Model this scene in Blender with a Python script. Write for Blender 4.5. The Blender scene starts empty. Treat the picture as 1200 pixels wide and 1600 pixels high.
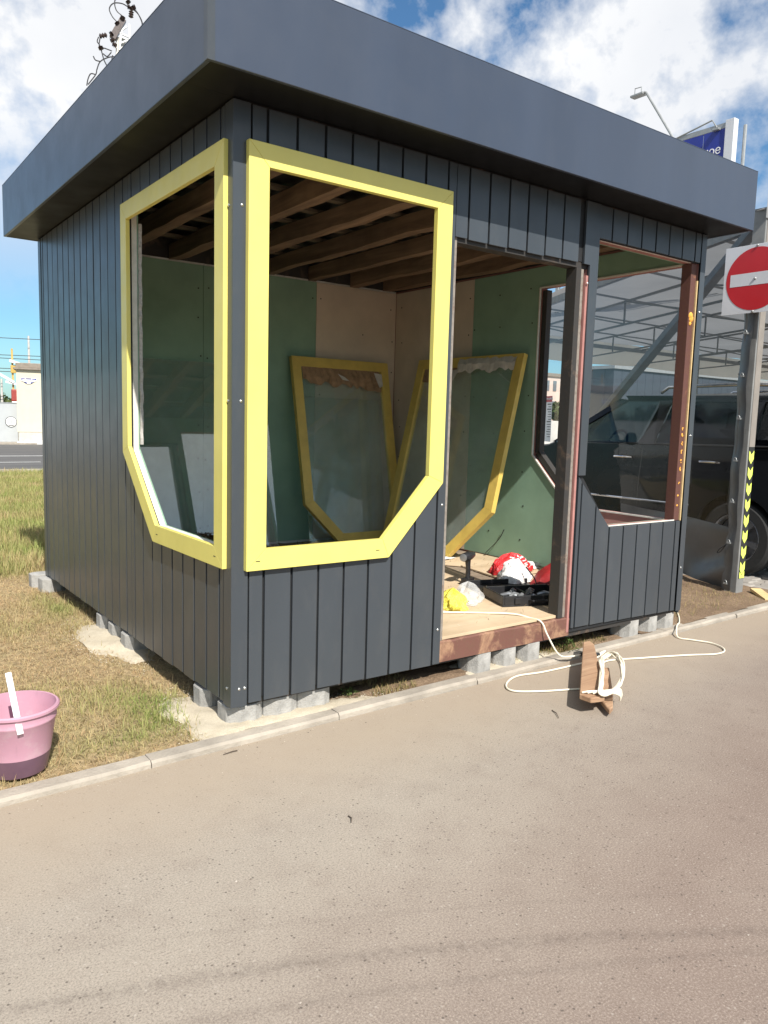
import bpy, bmesh, math, random
import numpy as np
from mathutils import Vector, Matrix
random.seed(7)
RNG = np.random.default_rng(11)
SC = bpy.context.scene
COL = SC.collection
R = math.radians

# ------------------------------------------------------------------ camera
cam_d = bpy.data.cameras.new('camera')
cam = bpy.data.objects.new('camera', cam_d)
COL.objects.link(cam)
yaw, pitch, roll = 0.6348, -0.1175, 0.0278
fw = Vector((math.sin(yaw)*math.cos(pitch), math.cos(yaw)*math.cos(pitch), math.sin(pitch)))
rt = Vector((math.cos(yaw), -math.sin(yaw), 0))
up = rt.cross(fw)
r2 = rt*math.cos(roll) + up*math.sin(roll)
u2 = -rt*math.sin(roll) + up*math.cos(roll)
m = Matrix((r2, u2, -fw)).transposed().to_4x4()
m.translation = Vector((-1.5766, -3.3482, 1.55))
cam.matrix_world = m
cam_d.sensor_fit = 'VERTICAL'
cam_d.sensor_height = 36.0
cam_d.lens = 36.0*1212.9/1600.0
cam_d.clip_start = 0.05
cam_d.clip_end = 2000
SC.camera = cam

# ------------------------------------------------------------------ light, sky, exposure
CLOUD_X, CLOUD_Y = -0.23, 2.19
SUN_AZ, SUN_EL = R(12.0), R(44.0)      # light travels towards +y and a little +x
world = bpy.data.worlds.new('World')
SC.world = world
world.use_nodes = True
wn, wl = world.node_tree.nodes, world.node_tree.links
wn.clear()
def wnode(t, **kw):
    n = wn.new(t)
    for k, v in kw.items(): setattr(n, k, v)
    return n
w_out = wnode('ShaderNodeOutputWorld')
w_bg = wnode('ShaderNodeBackground')
w_sky = wnode('ShaderNodeTexSky', sky_type='NISHITA')
w_sky.sun_disc = False
w_sky.sun_elevation = SUN_EL
w_sky.sun_rotation = math.pi + SUN_AZ
w_sky.altitude = 100
w_sky.air_density = 1.0
w_sky.dust_density = 0.6
w_sky.ozone_density = 2.0
w_tc = wnode('ShaderNodeTexCoord')
w_sep = wnode('ShaderNodeSeparateXYZ')
wl.new(w_tc.outputs['Generated'], w_sep.inputs[0])
def wmath(op, a, b=None, clamp=False):
    n = wnode('ShaderNodeMath', operation=op); n.use_clamp = clamp
    for i, v in enumerate((a, b)):
        if v is None: continue
        if isinstance(v, (int, float)): n.inputs[i].default_value = v
        else: wl.new(v, n.inputs[i])
    return n.outputs[0]
zc = wmath('MAXIMUM', w_sep.outputs[2], 0.0)
w_map = wnode('ShaderNodeMapping')
w_map.inputs['Scale'].default_value = (1.0, 1.0, 1.1)
w_map.inputs['Location'].default_value = (CLOUD_X, CLOUD_Y, 5.21)
wl.new(w_tc.outputs['Generated'], w_map.inputs[0])
w_noise = wnode('ShaderNodeTexNoise')
w_noise.inputs['Scale'].default_value = 4.3
w_noise.inputs['Detail'].default_value = 10
w_noise.inputs['Roughness'].default_value = 0.58
w_noise.inputs['Distortion'].default_value = 0.1
wl.new(w_map.outputs[0], w_noise.inputs['Vector'])
w_ramp = wnode('ShaderNodeValToRGB')
w_ramp.color_ramp.elements[0].position = 0.41
w_ramp.color_ramp.elements[1].position = 0.53
wl.new(w_noise.outputs['Fac'], w_ramp.inputs[0])
w_noise2 = wnode('ShaderNodeTexNoise')
w_noise2.inputs['Scale'].default_value = 5.5
w_noise2.inputs['Detail'].default_value = 6
wl.new(w_map.outputs[0], w_noise2.inputs['Vector'])
w_ccol = wnode('ShaderNodeMix', data_type='RGBA')
w_ccol.inputs[6].default_value = (8.6, 9.1, 10.0, 1)
w_ccol.inputs[7].default_value = (13.6, 13.5, 13.3, 1)
wl.new(w_noise2.outputs['Fac'], w_ccol.inputs[0])
hz = wmath('MULTIPLY', wmath('SUBTRACT', zc, 0.10), 4.5, True)
msk = wmath('MULTIPLY', w_ramp.outputs[0], hz)
w_tint = wnode('ShaderNodeMix', data_type='RGBA', blend_type='MULTIPLY')
w_tint.inputs[0].default_value = 1.0
w_tint.inputs[7].default_value = (0.92, 1.36, 1.58, 1)
wl.new(w_sky.outputs[0], w_tint.inputs[6])
w_mix = wnode('ShaderNodeMix', data_type='RGBA')
wl.new(msk, w_mix.inputs[0])
wl.new(w_tint.outputs[2], w_mix.inputs[6])
wl.new(w_ccol.outputs[2], w_mix.inputs[7])
wl.new(w_mix.outputs[2], w_bg.inputs[0])
w_bg.inputs[1].default_value = 0.060
wl.new(w_bg.outputs[0], w_out.inputs[0])

sun_d = bpy.data.lights.new('sun', 'SUN')
sun_d.energy = 5.0
sun_d.angle = R(0.5)
sun_d.color = (1.0, 0.955, 0.88)
sun = bpy.data.objects.new('sun', sun_d)
COL.objects.link(sun)
sdir = Vector((math.sin(SUN_AZ)*math.cos(SUN_EL), math.cos(SUN_AZ)*math.cos(SUN_EL), -math.sin(SUN_EL)))
sun.rotation_euler = sdir.to_track_quat('-Z', 'Y').to_euler()
sun.location = (-3, -12, 12)

SC.view_settings.view_transform = 'Standard'
SC.view_settings.look = 'None'
SC.view_settings.gamma = 1.0
SC.view_settings.use_curve_mapping = False
SC.view_settings.exposure = 0.5
try:
    SC.cycles.use_denoising = True
    SC.cycles.max_bounces = 10
    SC.cycles.transparent_max_bounces = 16
    SC.cycles.sample_clamp_indirect = 8.0
except Exception:
    pass

# ------------------------------------------------------------------ materials
class NT:
    def __init__(s, name):
        s.m = bpy.data.materials.new(name); s.m.use_nodes = True
        s.t = s.m.node_tree; s.n = s.t.nodes; s.l = s.t.links
        s.b = s.n['Principled BSDF']
        s._tc = None
    def node(s, t, **kw):
        n = s.n.new(t)
        for k, v in kw.items(): setattr(n, k, v)
        return n
    def put(s, sock, v):
        if isinstance(v, bpy.types.NodeSocket): s.l.new(v, sock)
        else: sock.default_value = v
    def obj(s):
        if not s._tc: s._tc = s.node('ShaderNodeTexCoord')
        return s._tc.outputs['Object']
    def geo(s):
        return s.node('ShaderNodeNewGeometry').outputs['Position']
    def mapv(s, v, scale=(1,1,1), loc=(0,0,0)):
        n = s.node('ShaderNodeMapping'); s.l.new(v, n.inputs[0])
        n.inputs['Scale'].default_value = scale; n.inputs['Location'].default_value = loc
        return n.outputs[0]
    def noise(s, v, scale, detail=4, rough=0.55, dist=0.0):
        n = s.node('ShaderNodeTexNoise'); s.l.new(v, n.inputs['Vector'])
        n.inputs['Scale'].default_value = scale; n.inputs['Detail'].default_value = detail
        n.inputs['Roughness'].default_value = rough; n.inputs['Distortion'].default_value = dist
        return n.outputs['Fac']
    def vor(s, v, scale, feat='F1'):
        n = s.node('ShaderNodeTexVoronoi', feature=feat); s.l.new(v, n.inputs['Vector'])
        n.inputs['Scale'].default_value = scale
        return n.outputs['Distance']
    def ramp(s, f, stops):
        n = s.node('ShaderNodeValToRGB'); s.l.new(f, n.inputs[0])
        e = n.color_ramp.elements
        while len(e) < len(stops): e.new(0.5)
        for i, (p, c) in enumerate(stops):
            e[i].position = p
            e[i].color = (c, c, c, 1) if isinstance(c, (int, float)) else (*c, 1)
        return n.outputs[0]
    def mix(s, f, a, b, mode='MIX'):
        n = s.node('ShaderNodeMix', data_type='RGBA', blend_type=mode)
        s.put(n.inputs[0], f)
        for i, v in ((6, a), (7, b)):
            if isinstance(v, tuple): v = (*v[:3], 1)
            s.put(n.inputs[i], v)
        return n.outputs[2]
    def math(s, op, a, b=None, clamp=False):
        n = s.node('ShaderNodeMath', operation=op); n.use_clamp = clamp
        s.put(n.inputs[0], a)
        if b is not None: s.put(n.inputs[1], b)
        return n.outputs[0]
    def bump(s, h, strength, dist=0.01):
        n = s.node('ShaderNodeBump'); s.l.new(h, n.inputs['Height'])
        n.inputs['Strength'].default_value = strength; n.inputs['Distance'].default_value = dist
        s.l.new(n.outputs[0], s.b.inputs['Normal'])
    def set(s, col=None, rough=None, metal=None, spec=None, **kw):
        if col is not None: s.put(s.b.inputs['Base Color'], (*col[:3], 1) if isinstance(col, tuple) else col)
        if rough is not None: s.put(s.b.inputs['Roughness'], rough)
        if metal is not None: s.b.inputs['Metallic'].default_value = metal
        if spec is not None: s.b.inputs['Specular IOR Level'].default_value = spec
        for k, v in kw.items(): s.put(s.b.inputs[k], v)
        return s.m

def plain(name, col, rough=0.5, var=0.18, scale=9.0, metal=0.0, spec=0.5, bump=0.0, bscale=60):
    """a colour with soft mottling, wear and a little relief"""
    t = NT(name); v = t.obj()
    f = t.noise(v, scale, 5, 0.6)
    dark = tuple(c*(1-var) for c in col); lite = tuple(min(1, c*(1+var)) for c in col)
    c = t.ramp(f, [(0.3, dark), (0.7, lite)])
    g = t.noise(v, scale*3.1, 3)
    ro = t.ramp(g, [(0.3, max(0.05, rough-0.07)), (0.7, min(1, rough+0.07))])
    t.set(c, ro, metal, spec)
    if bump: t.bump(t.noise(v, bscale, 4, 0.55, 0.8 if bump >= 1 else 0.0), bump, 0.02 if bump >= 1 else 0.005)
    return t.m

def metal_cladding(name, col, smooth=False):
    t = NT(name); v = t.geo()
    oi = t.node('ShaderNodeObjectInfo').outputs['Random']
    f = t.noise(t.mapv(v, (1, 1, 0.15)), 3.0, 3)
    c = t.ramp(f, [(0.3, tuple(x*0.93 for x in col)), (0.7, tuple(x*1.07 for x in col))])
    ov = t.math('MULTIPLY_ADD', oi, 0.10); ov.node.inputs[2].default_value = 0.95
    c = t.mix(1.0, c, ov, 'MULTIPLY')
    dust = t.ramp(t.noise(t.mapv(v, (1, 1, 0.4)), 7, 6, 0.7), [(0.5, 0.0), (0.85, 0.03 if smooth else 0.10)])
    c = t.mix(dust, c, (0.22, 0.2, 0.17))
    ro = t.ramp(t.noise(v, 5, 4), [(0.3, 0.29), (0.7, 0.38)])
    t.set(c, ro, 0.0, 0.55)
    t.bump(t.noise(t.mapv(v, (1, 1, 0.12)), 2.0 if smooth else 5.0, 2), 0.05 if smooth else 0.12, 0.01)
    return t.m

def wood(name, a, b, scale=1.0, axis=1, rough=0.75, knots=True, bump=0.4):
    t = NT(name); v = t.obj()
    sc = [14*scale]*3; sc[axis] = 0.9*scale
    f = t.noise(t.mapv(v, tuple(sc)), 1.0, 6, 0.62, 0.6)
    g = t.noise(v, 2.3, 4)
    c = t.ramp(f, [(0.28, a), (0.55, tuple((x+y)/2 for x, y in zip(a, b))), (0.75, b)])
    c = t.mix(t.ramp(g, [(0.45, 0.0), (0.75, 0.5)]), c, tuple(x*0.55 for x in a))
    t.set(c, rough); t.bump(f, bump, 0.006)
    return t.m

def rusty(name, base, rust, amount=0.5, rough=0.7):
    t = NT(name); v = t.geo()
    f = t.noise(v, 5.0, 7, 0.68, 0.4)
    g = t.noise(v, 40, 4)
    k = t.ramp(f, [(amount-0.06, 0.0), (amount+0.06, 1.0)])
    c = t.mix(k, base, rust)
    c = t.mix(t.ramp(g, [(0.45, 0.0), (0.75, 0.45)]), c, tuple(x*0.4 for x in rust))
    t.set(c, rough); t.bump(g, 0.35, 0.004)
    return t.m

def glass(name, tint=(0.85, 0.92, 0.9), rough=0.02, ior=1.5, haze=0.0, hcol=(0.5, 0.52, 0.52)):
    t = NT(name); t.n.remove(t.b)
    out = [n for n in t.n if n.type == 'OUTPUT_MATERIAL'][0]
    tr = t.node('ShaderNodeBsdfTransparent'); tr.inputs[0].default_value = (*tint, 1)
    gl = t.node('ShaderNodeBsdfGlossy'); gl.inputs['Roughness'].default_value = rough
    gl.inputs[0].default_value = (1, 1, 1, 1)
    lw_ = t.node('ShaderNodeLayerWeight'); lw_.inputs['Blend'].default_value = 0.5
    f0 = ((ior-1)/(ior+1))**2
    p5 = t.math('POWER', lw_.outputs['Facing'], 5.0)
    fr = t.math('MULTIPLY_ADD', p5, 1-f0); fr.node.inputs[2].default_value = f0
    mx = t.node('ShaderNodeMixShader')
    t.l.new(fr, mx.inputs[0]); t.l.new(tr.outputs[0], mx.inputs[1]); t.l.new(gl.outputs[0], mx.inputs[2])
    o = mx.outputs[0]
    if haze:
        di = t.node('ShaderNodeBsdfDiffuse'); di.inputs[0].default_value = (*hcol, 1)
        m2 = t.node('ShaderNodeMixShader')
        f = t.ramp(t.noise(t.obj(), 3.0, 6, 0.65), [(0.3, haze*0.4), (0.75, haze*1.6)])
        t.l.new(f, m2.inputs[0]); t.l.new(o, m2.inputs[1]); t.l.new(di.outputs[0], m2.inputs[2])
        o = m2.outputs[0]
    t.l.new(o, out.inputs[0])
    return t.m

def cloth_translucent(name, col, amount=0.5):
    t = NT(name); t.n.remove(t.b)
    out = [n for n in t.n if n.type == 'OUTPUT_MATERIAL'][0]
    f = t.noise(t.geo(), 0.8, 5, 0.6)
    c = t.ramp(f, [(0.3, tuple(x*0.85 for x in col)), (0.7, col)])
    di = t.node('ShaderNodeBsdfDiffuse'); t.l.new(c, di.inputs[0])
    tr = t.node('ShaderNodeBsdfTranslucent'); t.l.new(c, tr.inputs[0])
    mx = t.node('ShaderNodeMixShader'); mx.inputs[0].default_value = amount
    t.l.new(di.outputs[0], mx.inputs[1]); t.l.new(tr.outputs[0], mx.inputs[2])
    t.l.new(mx.outputs[0], out.inputs[0])
    return t.m

def attr_mat(name, rough=0.8, trans=0.0):
    t = NT(name)
    a = t.node('ShaderNodeAttribute'); a.attribute_name = 'tint'
    t.set(a.outputs['Color'], rough, 0, 0.25)
    if trans:
        out = [n for n in t.n if n.type == 'OUTPUT_MATERIAL'][0]
        tl = t.node('ShaderNodeBsdfTranslucent'); t.l.new(a.outputs['Color'], tl.inputs[0])
        mx = t.node('ShaderNodeMixShader'); mx.inputs[0].default_value = trans
        t.l.new(t.b.outputs[0], mx.inputs[1]); t.l.new(tl.outputs[0], mx.inputs[2])
        t.l.new(mx.outputs[0], out.inputs[0])
    return t.m

M = {}
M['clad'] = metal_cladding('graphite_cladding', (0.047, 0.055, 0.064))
M['fascia'] = metal_cladding('fascia_sheet', (0.044, 0.057, 0.085), True)  # blue of the sky reflection is tinted into this base colour
M['backing'] = plain('dark_backing', (0.012, 0.013, 0.015), 0.7)
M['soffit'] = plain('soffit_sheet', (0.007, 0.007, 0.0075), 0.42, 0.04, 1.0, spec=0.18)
M['yellow'] = plain('yellow_frame_paint', (0.715, 0.628, 0.165), 0.38, 0.05, 4, bump=0.05)
M['yellow_old'] = plain('yellow_frame_worn', (0.66, 0.47, 0.11), 0.45, 0.14, 6, bump=0.1)
M['drywall_green'] = plain('green_drywall', (0.235, 0.365, 0.262), 0.85, 0.13, 2.2, bump=0.05)
M['drywall_tan'] = plain('tan_drywall', (0.60, 0.50, 0.395), 0.9, 0.14, 1.8, bump=0.05)
M['drywall_pink'] = plain('pink_drywall', (0.44, 0.245, 0.215), 0.9, 0.08, 4)
M['edge_white'] = plain('plasterboard_edge', (0.66, 0.64, 0.58), 0.85, 0.1, 20, bump=0.3)
M['foam'] = plain('foam_strip', (0.42, 0.40, 0.37), 0.95, 0.2, 60, bump=0.6, bscale=120)
M['primer'] = plain('red_primer', (0.36, 0.165, 0.145), 0.75, 0.15, 14)
M['beam'] = wood('rough_beam', (0.12, 0.07, 0.042), (0.36, 0.235, 0.145), 1.0, 1)
M['lath'] = wood('roof_lath', (0.10, 0.075, 0.05), (0.26, 0.20, 0.14), 1.0, 0)
M['membrane'] = plain('roof_membrane', (0.011, 0.011, 0.011), 0.5, 0.3, 3, bump=0.5, bscale=6)
M['ply'] = wood('plywood_sheet', (0.50, 0.37, 0.23), (0.66, 0.52, 0.36), 0.35, 0, 0.8, bump=0.1)
M['floorboard'] = wood('old_floorboard', (0.20, 0.15, 0.11), (0.36, 0.28, 0.2), 0.7, 0, 0.85)
M['rust_sill'] = rusty('rusted_sill', (0.145, 0.062, 0.046), (0.33, 0.19, 0.115), 0.55)
M['rust_post'] = rusty('rusty_brown_post', (0.10, 0.040, 0.032), (0.30, 0.14, 0.06), 0.66)
M['dark_post'] = rusty('dark_steel_post', (0.03, 0.028, 0.026), (0.12, 0.08, 0.055), 0.62)
M['grey_steel'] = rusty('weathered_steel', (0.24, 0.21, 0.18), (0.16, 0.10, 0.07), 0.6)
M['screw'] = plain('zinc_screw', (0.55, 0.55, 0.53), 0.3, 0.1, metal=0.9)
M['foam_orange'] = plain('expanding_foam', (0.72, 0.36, 0.06), 0.8, 0.2, 60, bump=0.6)
M['concrete_block'] = plain('paving_concrete', (0.34, 0.33, 0.31), 0.95, 0.30, 11, bump=0.9, bscale=110)
M['pink'] = plain('pink_plastic', (0.50, 0.275, 0.345), 0.42, 0.10, 8)
tp = NT('pink_plastic_dusty'); fp = tp.noise(tp.obj(), 9, 6, 0.7); f2p = tp.noise(tp.mapv(tp.obj(), (30, 30, 5)), 1.0, 4, 0.6)
cp = tp.ramp(tp.noise(tp.obj(), 5, 4), [(0.3, (0.45, 0.245, 0.31)), (0.7, (0.53, 0.295, 0.37))])
cp = tp.mix(tp.ramp(fp, [(0.54, 0.0), (0.72, 0.4)]), cp, (0.56, 0.46, 0.46)); cp = tp.mix(tp.ramp(f2p, [(0.60, 0.0), (0.72, 0.35)]), cp, (0.34, 0.2, 0.24))
M['pink'] = tp.set(cp, 0.48, 0, 0.4)
M['purple'] = plain('wet_pink_plastic', (0.135, 0.075, 0.105), 0.35, 0.12, 8)
M['white_plastic'] = plain('white_plastic', (0.78, 0.78, 0.76), 0.45, 0.06, 10)
M['cord'] = plain('cream_cord', (0.78, 0.72, 0.58), 0.55, 0.08, 12)
M['black_plastic'] = plain('black_plastic', (0.018, 0.018, 0.02), 0.4, 0.25, 14)
M['grey_metal'] = plain('tool_grey', (0.30, 0.31, 0.32), 0.35, 0.2, 20, metal=0.6)
M['wood_board'] = wood('weathered_board', (0.26, 0.145, 0.082), (0.52, 0.345, 0.215), 1.6, 0, 0.85, bump=0.9)
M['wood_pale'] = wood('pale_offcut', (0.52, 0.36, 0.17), (0.68, 0.52, 0.28), 1.0, 1, 0.75)
M['bag_red'] = plain('red_bag', (0.62, 0.03, 0.035), 0.4, 0.2, 15, bump=1.0, bscale=32)
M['bag_dark_red'] = plain('dark_red_bag', (0.28, 0.018, 0.02), 0.5, 0.2, 10, bump=0.3, bscale=25)
M['bag_white'] = plain('white_bag', (0.78, 0.77, 0.75), 0.45, 0.08, 12, bump=1.0, bscale=32)
M['bag_yellow'] = plain('yellow_bag', (0.80, 0.70, 0.10), 0.4, 0.15, 12, bump=1.0, bscale=36)
M['film'] = glass('clear_film', (0.93, 0.93, 0.93), 0.12, 1.55, 0.35, (0.8, 0.8, 0.8))
M['pane'] = glass('window_glass', (0.93, 0.965, 0.95), 0.012, 2.05, 0.12, (0.62, 0.70, 0.65))
M['cardboard'] = plain('old_cardboard', (0.33, 0.20, 0.11), 0.9, 0.35, 16, bump=0.4, bscale=40)
M['paper'] = plain('torn_paper', (0.58, 0.53, 0.46), 0.9, 0.2, 16)
M['vinyl_clear'] = glass('clear_vinyl', (0.80, 0.81, 0.82), 0.035, 1.15)
M['vinyl_grey'] = plain('grey_vinyl', (0.105, 0.108, 0.112), 0.38, 0.1, 4, bump=0.15, bscale=5)
M['canopy'] = cloth_translucent('canopy_cloth', (0.365, 0.37, 0.375), 0.34)
M['valance'] = cloth_translucent('valance_cloth', (0.80, 0.74, 0.63), 0.55)
M['tent_steel'] = plain('tent_steel', (0.20, 0.20, 0.195), 0.5, 0.15, 8)
M['post_beige'] = plain('beige_post', (0.235, 0.21, 0.185), 0.6, 0.12, 6)
M['tape_black'] = plain('black_tape', (0.022, 0.023, 0.022), 0.5)
M['tape_lime'] = plain('lime_reflective', (0.80, 0.95, 0.15), 0.4, 0.05)
M['sign_red'] = plain('sign_red', (0.50, 0.022, 0.03), 0.4, 0.06, 4)
M['sign_white'] = plain('sign_white', (0.62, 0.63, 0.66), 0.4, 0.05, 4)
M['car'] = plain('black_car_paint', (0.010, 0.011, 0.013), 0.16, 0.2, 3)
M['car'].node_tree.nodes['Principled BSDF'].inputs['Specular IOR Level'].default_value = 0.35
M['car_trim'] = plain('black_trim', (0.014, 0.014, 0.015), 0.5)
M['car_glass'] = glass('tinted_glass', (0.16, 0.19, 0.18), 0.01, 1.5)
M['car_glass_front'] = glass('light_tinted_glass', (0.55, 0.62, 0.58), 0.01, 1.5)
M['chrome'] = plain('chrome', (0.75, 0.75, 0.76), 0.14, 0.05, metal=1.0)
M['alloy'] = plain('alloy_rim', (0.30, 0.30, 0.31), 0.38, 0.1, metal=0.7)
M['tyre'] = plain('tyre_rubber', (0.018, 0.018, 0.018), 0.85, 0.2, 30)
M['beige_wall'] = plain('beige_render', (0.62, 0.56, 0.42), 0.85, 0.05, 3)
M['plinth'] = plain('plinth_tiles', (0.50, 0.46, 0.40), 0.85, 0.1, 5)
M['brown_roof'] = plain('brown_roof', (0.23, 0.19, 0.15), 0.6)
M['grey_fence'] = plain('grey_fence_sheet', (0.42, 0.44, 0.45), 0.6, 0.05, 2)
M['blue_panel'] = plain('blue_panel', (0.02, 0.035, 0.26), 0.4, 0.1, 3)
M['hall_blue'] = plain('hall_sheet', (0.045, 0.055, 0.072), 0.5, 0.1, 1)
M['navy'] = plain('navy_print', (0.03, 0.04, 0.25), 0.5)
M['white_print'] = plain('white_print', (0.78, 0.78, 0.78), 0.6, 0.04)
M['pole_concrete'] = plain('pole_concrete', (0.50, 0.49, 0.46), 0.9, 0.12, 5)
M['insulator'] = plain('brown_insulator', (0.07, 0.05, 0.045), 0.35)
M['wire'] = plain('wire_black', (0.03, 0.03, 0.035), 0.6)
M['galv'] = plain('galvanised', (0.36, 0.37, 0.37), 0.45, 0.12, 8, metal=0.5)
M['crane_yellow'] = plain('crane_yellow', (0.50, 0.33, 0.08), 0.5)
M['crane_red'] = plain('crane_red', (0.30, 0.05, 0.04), 0.5)
M['pinkish_wall'] = plain('far_pink_block', (0.62, 0.50, 0.44), 0.9, 0.06, 0.2)
M['far_window'] = plain('far_window', (0.16, 0.18, 0.20), 0.25)
M['white_wall'] = plain('whitewashed_wall', (0.66, 0.64, 0.60), 0.9, 0.2, 0.7)
M['bark'] = plain('bark', (0.10, 0.075, 0.055), 0.95, 0.3, 12, bump=0.6)
M['leaf'] = attr_mat('leaf', 0.6, 0.35)
M['grass'] = attr_mat('grass_blade', 0.7, 0.3)
M['straw'] = attr_mat('straw_bits', 0.85)
M['stone'] = attr_mat('stone_bits', 0.95)
M['kerb'] = plain('kerb_concrete', (0.335, 0.295, 0.245), 0.95, 0.24, 4.5, bump=0.9, bscale=70)
M['paver'] = plain('old_paver', (0.30, 0.275, 0.245), 0.95, 0.2, 9, bump=0.5, bscale=90)

def mat_asphalt():
    t = NT('dusty_asphalt'); v = t.geo()
    big = t.noise(v, 0.55, 5, 0.6, 0.3)
    mid = t.noise(v, 5.0, 7, 0.7)
    fine = t.noise(v, 150, 6, 0.85)
    c = t.ramp(big, [(0.25, (0.182, 0.138, 0.116)), (0.52, (0.216, 0.168, 0.141)), (0.78, (0.258, 0.211, 0.176))])
    # pale dust lies over the asphalt towards the lawn, swept off where wheels turn
    sp0 = t.node('ShaderNodeSeparateXYZ'); t.l.new(v, sp0.inputs[0])
    qd = t.math('MULTIPLY_ADD', sp0.outputs[0], -0.33); t.l.new(sp0.outputs[1], qd.node.inputs[2])
    qd = t.math('ADD', qd, t.math('MULTIPLY', t.math('SUBTRACT', t.noise(v, 0.9, 6, 0.65, 0.4), 0.5), 0.75))
    c = t.mix(t.ramp(t.math('MULTIPLY', t.math('ADD', qd, 3.0), 0.5), [(0.36, 0.0), (0.95, 0.9)]), c, (0.325, 0.290, 0.242))
    c = t.mix(t.ramp(mid, [(0.34, 0.22), (0.54, 0.0)]), c, (0.148, 0.110, 0.091))
    c = t.mix(t.ramp(mid, [(0.54, 0.0), (0.72, 0.22)]), c, (0.28, 0.235, 0.195))
    c = t.mix(t.ramp(fine, [(0.38, 0.75), (0.50, 0.0)]), c, (0.13, 0.10, 0.082))
    c = t.mix(t.ramp(fine, [(0.52, 0.0), (0.64, 0.85)]), c, (0.40, 0.335, 0.28))
    # single pale and dark aggregate stones
    vn = t.node('ShaderNodeTexVoronoi', feature='F1'); t.l.new(v, vn.inputs['Vector']); vn.inputs['Scale'].default_value = 75
    sepc = t.node('ShaderNodeSeparateColor'); t.l.new(vn.outputs['Color'], sepc.inputs[0])
    near = t.ramp(vn.outputs['Distance'], [(0.22, 1.0), (0.36, 0.0)])
    c = t.mix(t.math('MULTIPLY', near, t.ramp(sepc.outputs[0], [(0.93, 0.0), (0.96, 0.35)])), c, (0.46, 0.42, 0.37))
    c = t.mix(t.math('MULTIPLY', near, t.ramp(sepc.outputs[1], [(0.90, 0.0), (0.94, 0.7)])), c, (0.075, 0.06, 0.052))
    # oil spots
    sp = t.noise(t.mapv(v, (1, 1, 1), (3.1, 7.7, 0)), 3.3, 4, 0.6)
    c = t.mix(t.ramp(sp, [(0.67, 0.0), (0.76, 0.38)]), c, (0.11, 0.082, 0.07))
    # pale sand washed along the kerb
    sep = t.node('ShaderNodeSeparateXYZ'); t.l.new(v, sep.inputs[0])
    ky = t.math('MULTIPLY_ADD', sep.outputs[0], -0.024); t.l.new(sep.outputs[1], ky.node.inputs[2])
    dk = t.math('MULTIPLY', t.math('ADD', ky, 0.125), -1.0)
    band = t.math('ADD', dk, t.math('MULTIPLY', t.noise(v, 2.2, 7, 0.75), -0.42))
    c = t.mix(t.ramp(band, [(-0.20, 0.65), (0.60, 0.0)]), c, (0.34, 0.275, 0.205))
    # faint tyre marks sweeping through the foreground
    for a0, b0, c0, w, s in ((-1.825, -0.52, -0.08, 0.045, 0.42), (-1.97, -0.47, -0.06, 0.03, 0.28), (-1.62, -0.50, -0.05, 0.02, 0.15)):
        q = t.math('MULTIPLY', sep.outputs[0], sep.outputs[0])
        q = t.math('MULTIPLY', q, c0)
        q = t.math('ADD', t.math('MULTIPLY', sep.outputs[0], b0), q)
        d = t.math('ABSOLUTE', t.math('SUBTRACT', sep.outputs[1], t.math('ADD', q, a0)))
        k = t.math('MULTIPLY', t.ramp(d, [(0.0, 1.0), (w, 0.0)]), t.ramp(t.noise(v, 30, 5, 0.75), [(0.36, 0.0), (0.62, s)]))
        c = t.mix(k, c, (0.085, 0.066, 0.058))
    t.set(c, 0.95, 0, 0.2)
    t.bump(fine, 0.07, 0.003)
    return t.m
M['asphalt'] = mat_asphalt()

def mat_lawn():
    t = NT('dry_lawn_soil'); v = t.geo()
    f = t.noise(v, 1.3, 6, 0.65); g = t.noise(v, 26, 5, 0.7)
    c = t.ramp(f, [(0.3, (0.30, 0.22, 0.13)), (0.5, (0.42, 0.32, 0.185)), (0.7, (0.30, 0.27, 0.13))])
    c = t.mix(t.ramp(g, [(0.35, 0.7), (0.6, 0.0)]), c, (0.11, 0.085, 0.05))
    t.set(c, 1.0, 0, 0.1); t.bump(g, 0.8, 0.02)
    return t.m
M['lawn'] = mat_lawn()

def mat_dirt():
    t = NT('dirt'); v = t.geo()
    f = t.noise(v, 3.0, 6, 0.65); g = t.noise(v, 60, 5, 0.7)
    c = t.ramp(f, [(0.3, (0.17, 0.115, 0.075)), (0.6, (0.29, 0.205, 0.135)), (0.8, (0.36, 0.28, 0.19))])
    c = t.mix(t.ramp(g, [(0.35, 0.6), (0.6, 0.0)]), c, (0.10, 0.07, 0.05))
    t.set(c, 1.0, 0, 0.1); t.bump(g, 0.7, 0.015)
    return t.m
M['dirt'] = mat_dirt()

def mat_sand():
    t = NT('pale_sand'); v = t.geo()
    f = t.noise(v, 8, 6, 0.6); g = t.noise(v, 200, 3, 0.7)
    c = t.ramp(f, [(0.3, (0.47, 0.41, 0.31)), (0.7, (0.60, 0.535, 0.42))])
    c = t.mix(t.ramp(g, [(0.35, 0.5), (0.55, 0.0)]), c, (0.36, 0.30, 0.22))
    t.set(c, 1.0, 0, 0.1); t.bump(t.math('ADD', f, t.math('MULTIPLY', g, 0.4)), 0.7, 0.015)
    return t.m
M['sand'] = mat_sand()

def mat_road():
    t = NT('road_asphalt'); v = t.geo()
    f = t.noise(t.mapv(v, (0.25, 1.2, 1)), 1.0, 5); g = t.noise(v, 40, 3)
    c = t.ramp(f, [(0.3, (0.085, 0.083, 0.082)), (0.7, (0.135, 0.130, 0.125))])
    c = t.mix(t.ramp(g, [(0.4, 0.3), (0.6, 0.0)]), c, (0.06, 0.06, 0.06))
    t.set(c, 0.85, 0, 0.3)
    return t.m
M['road'] = mat_road()
M['road_paint'] = plain('road_paint', (0.72, 0.72, 0.70), 0.7, 0.15, 3)

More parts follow.
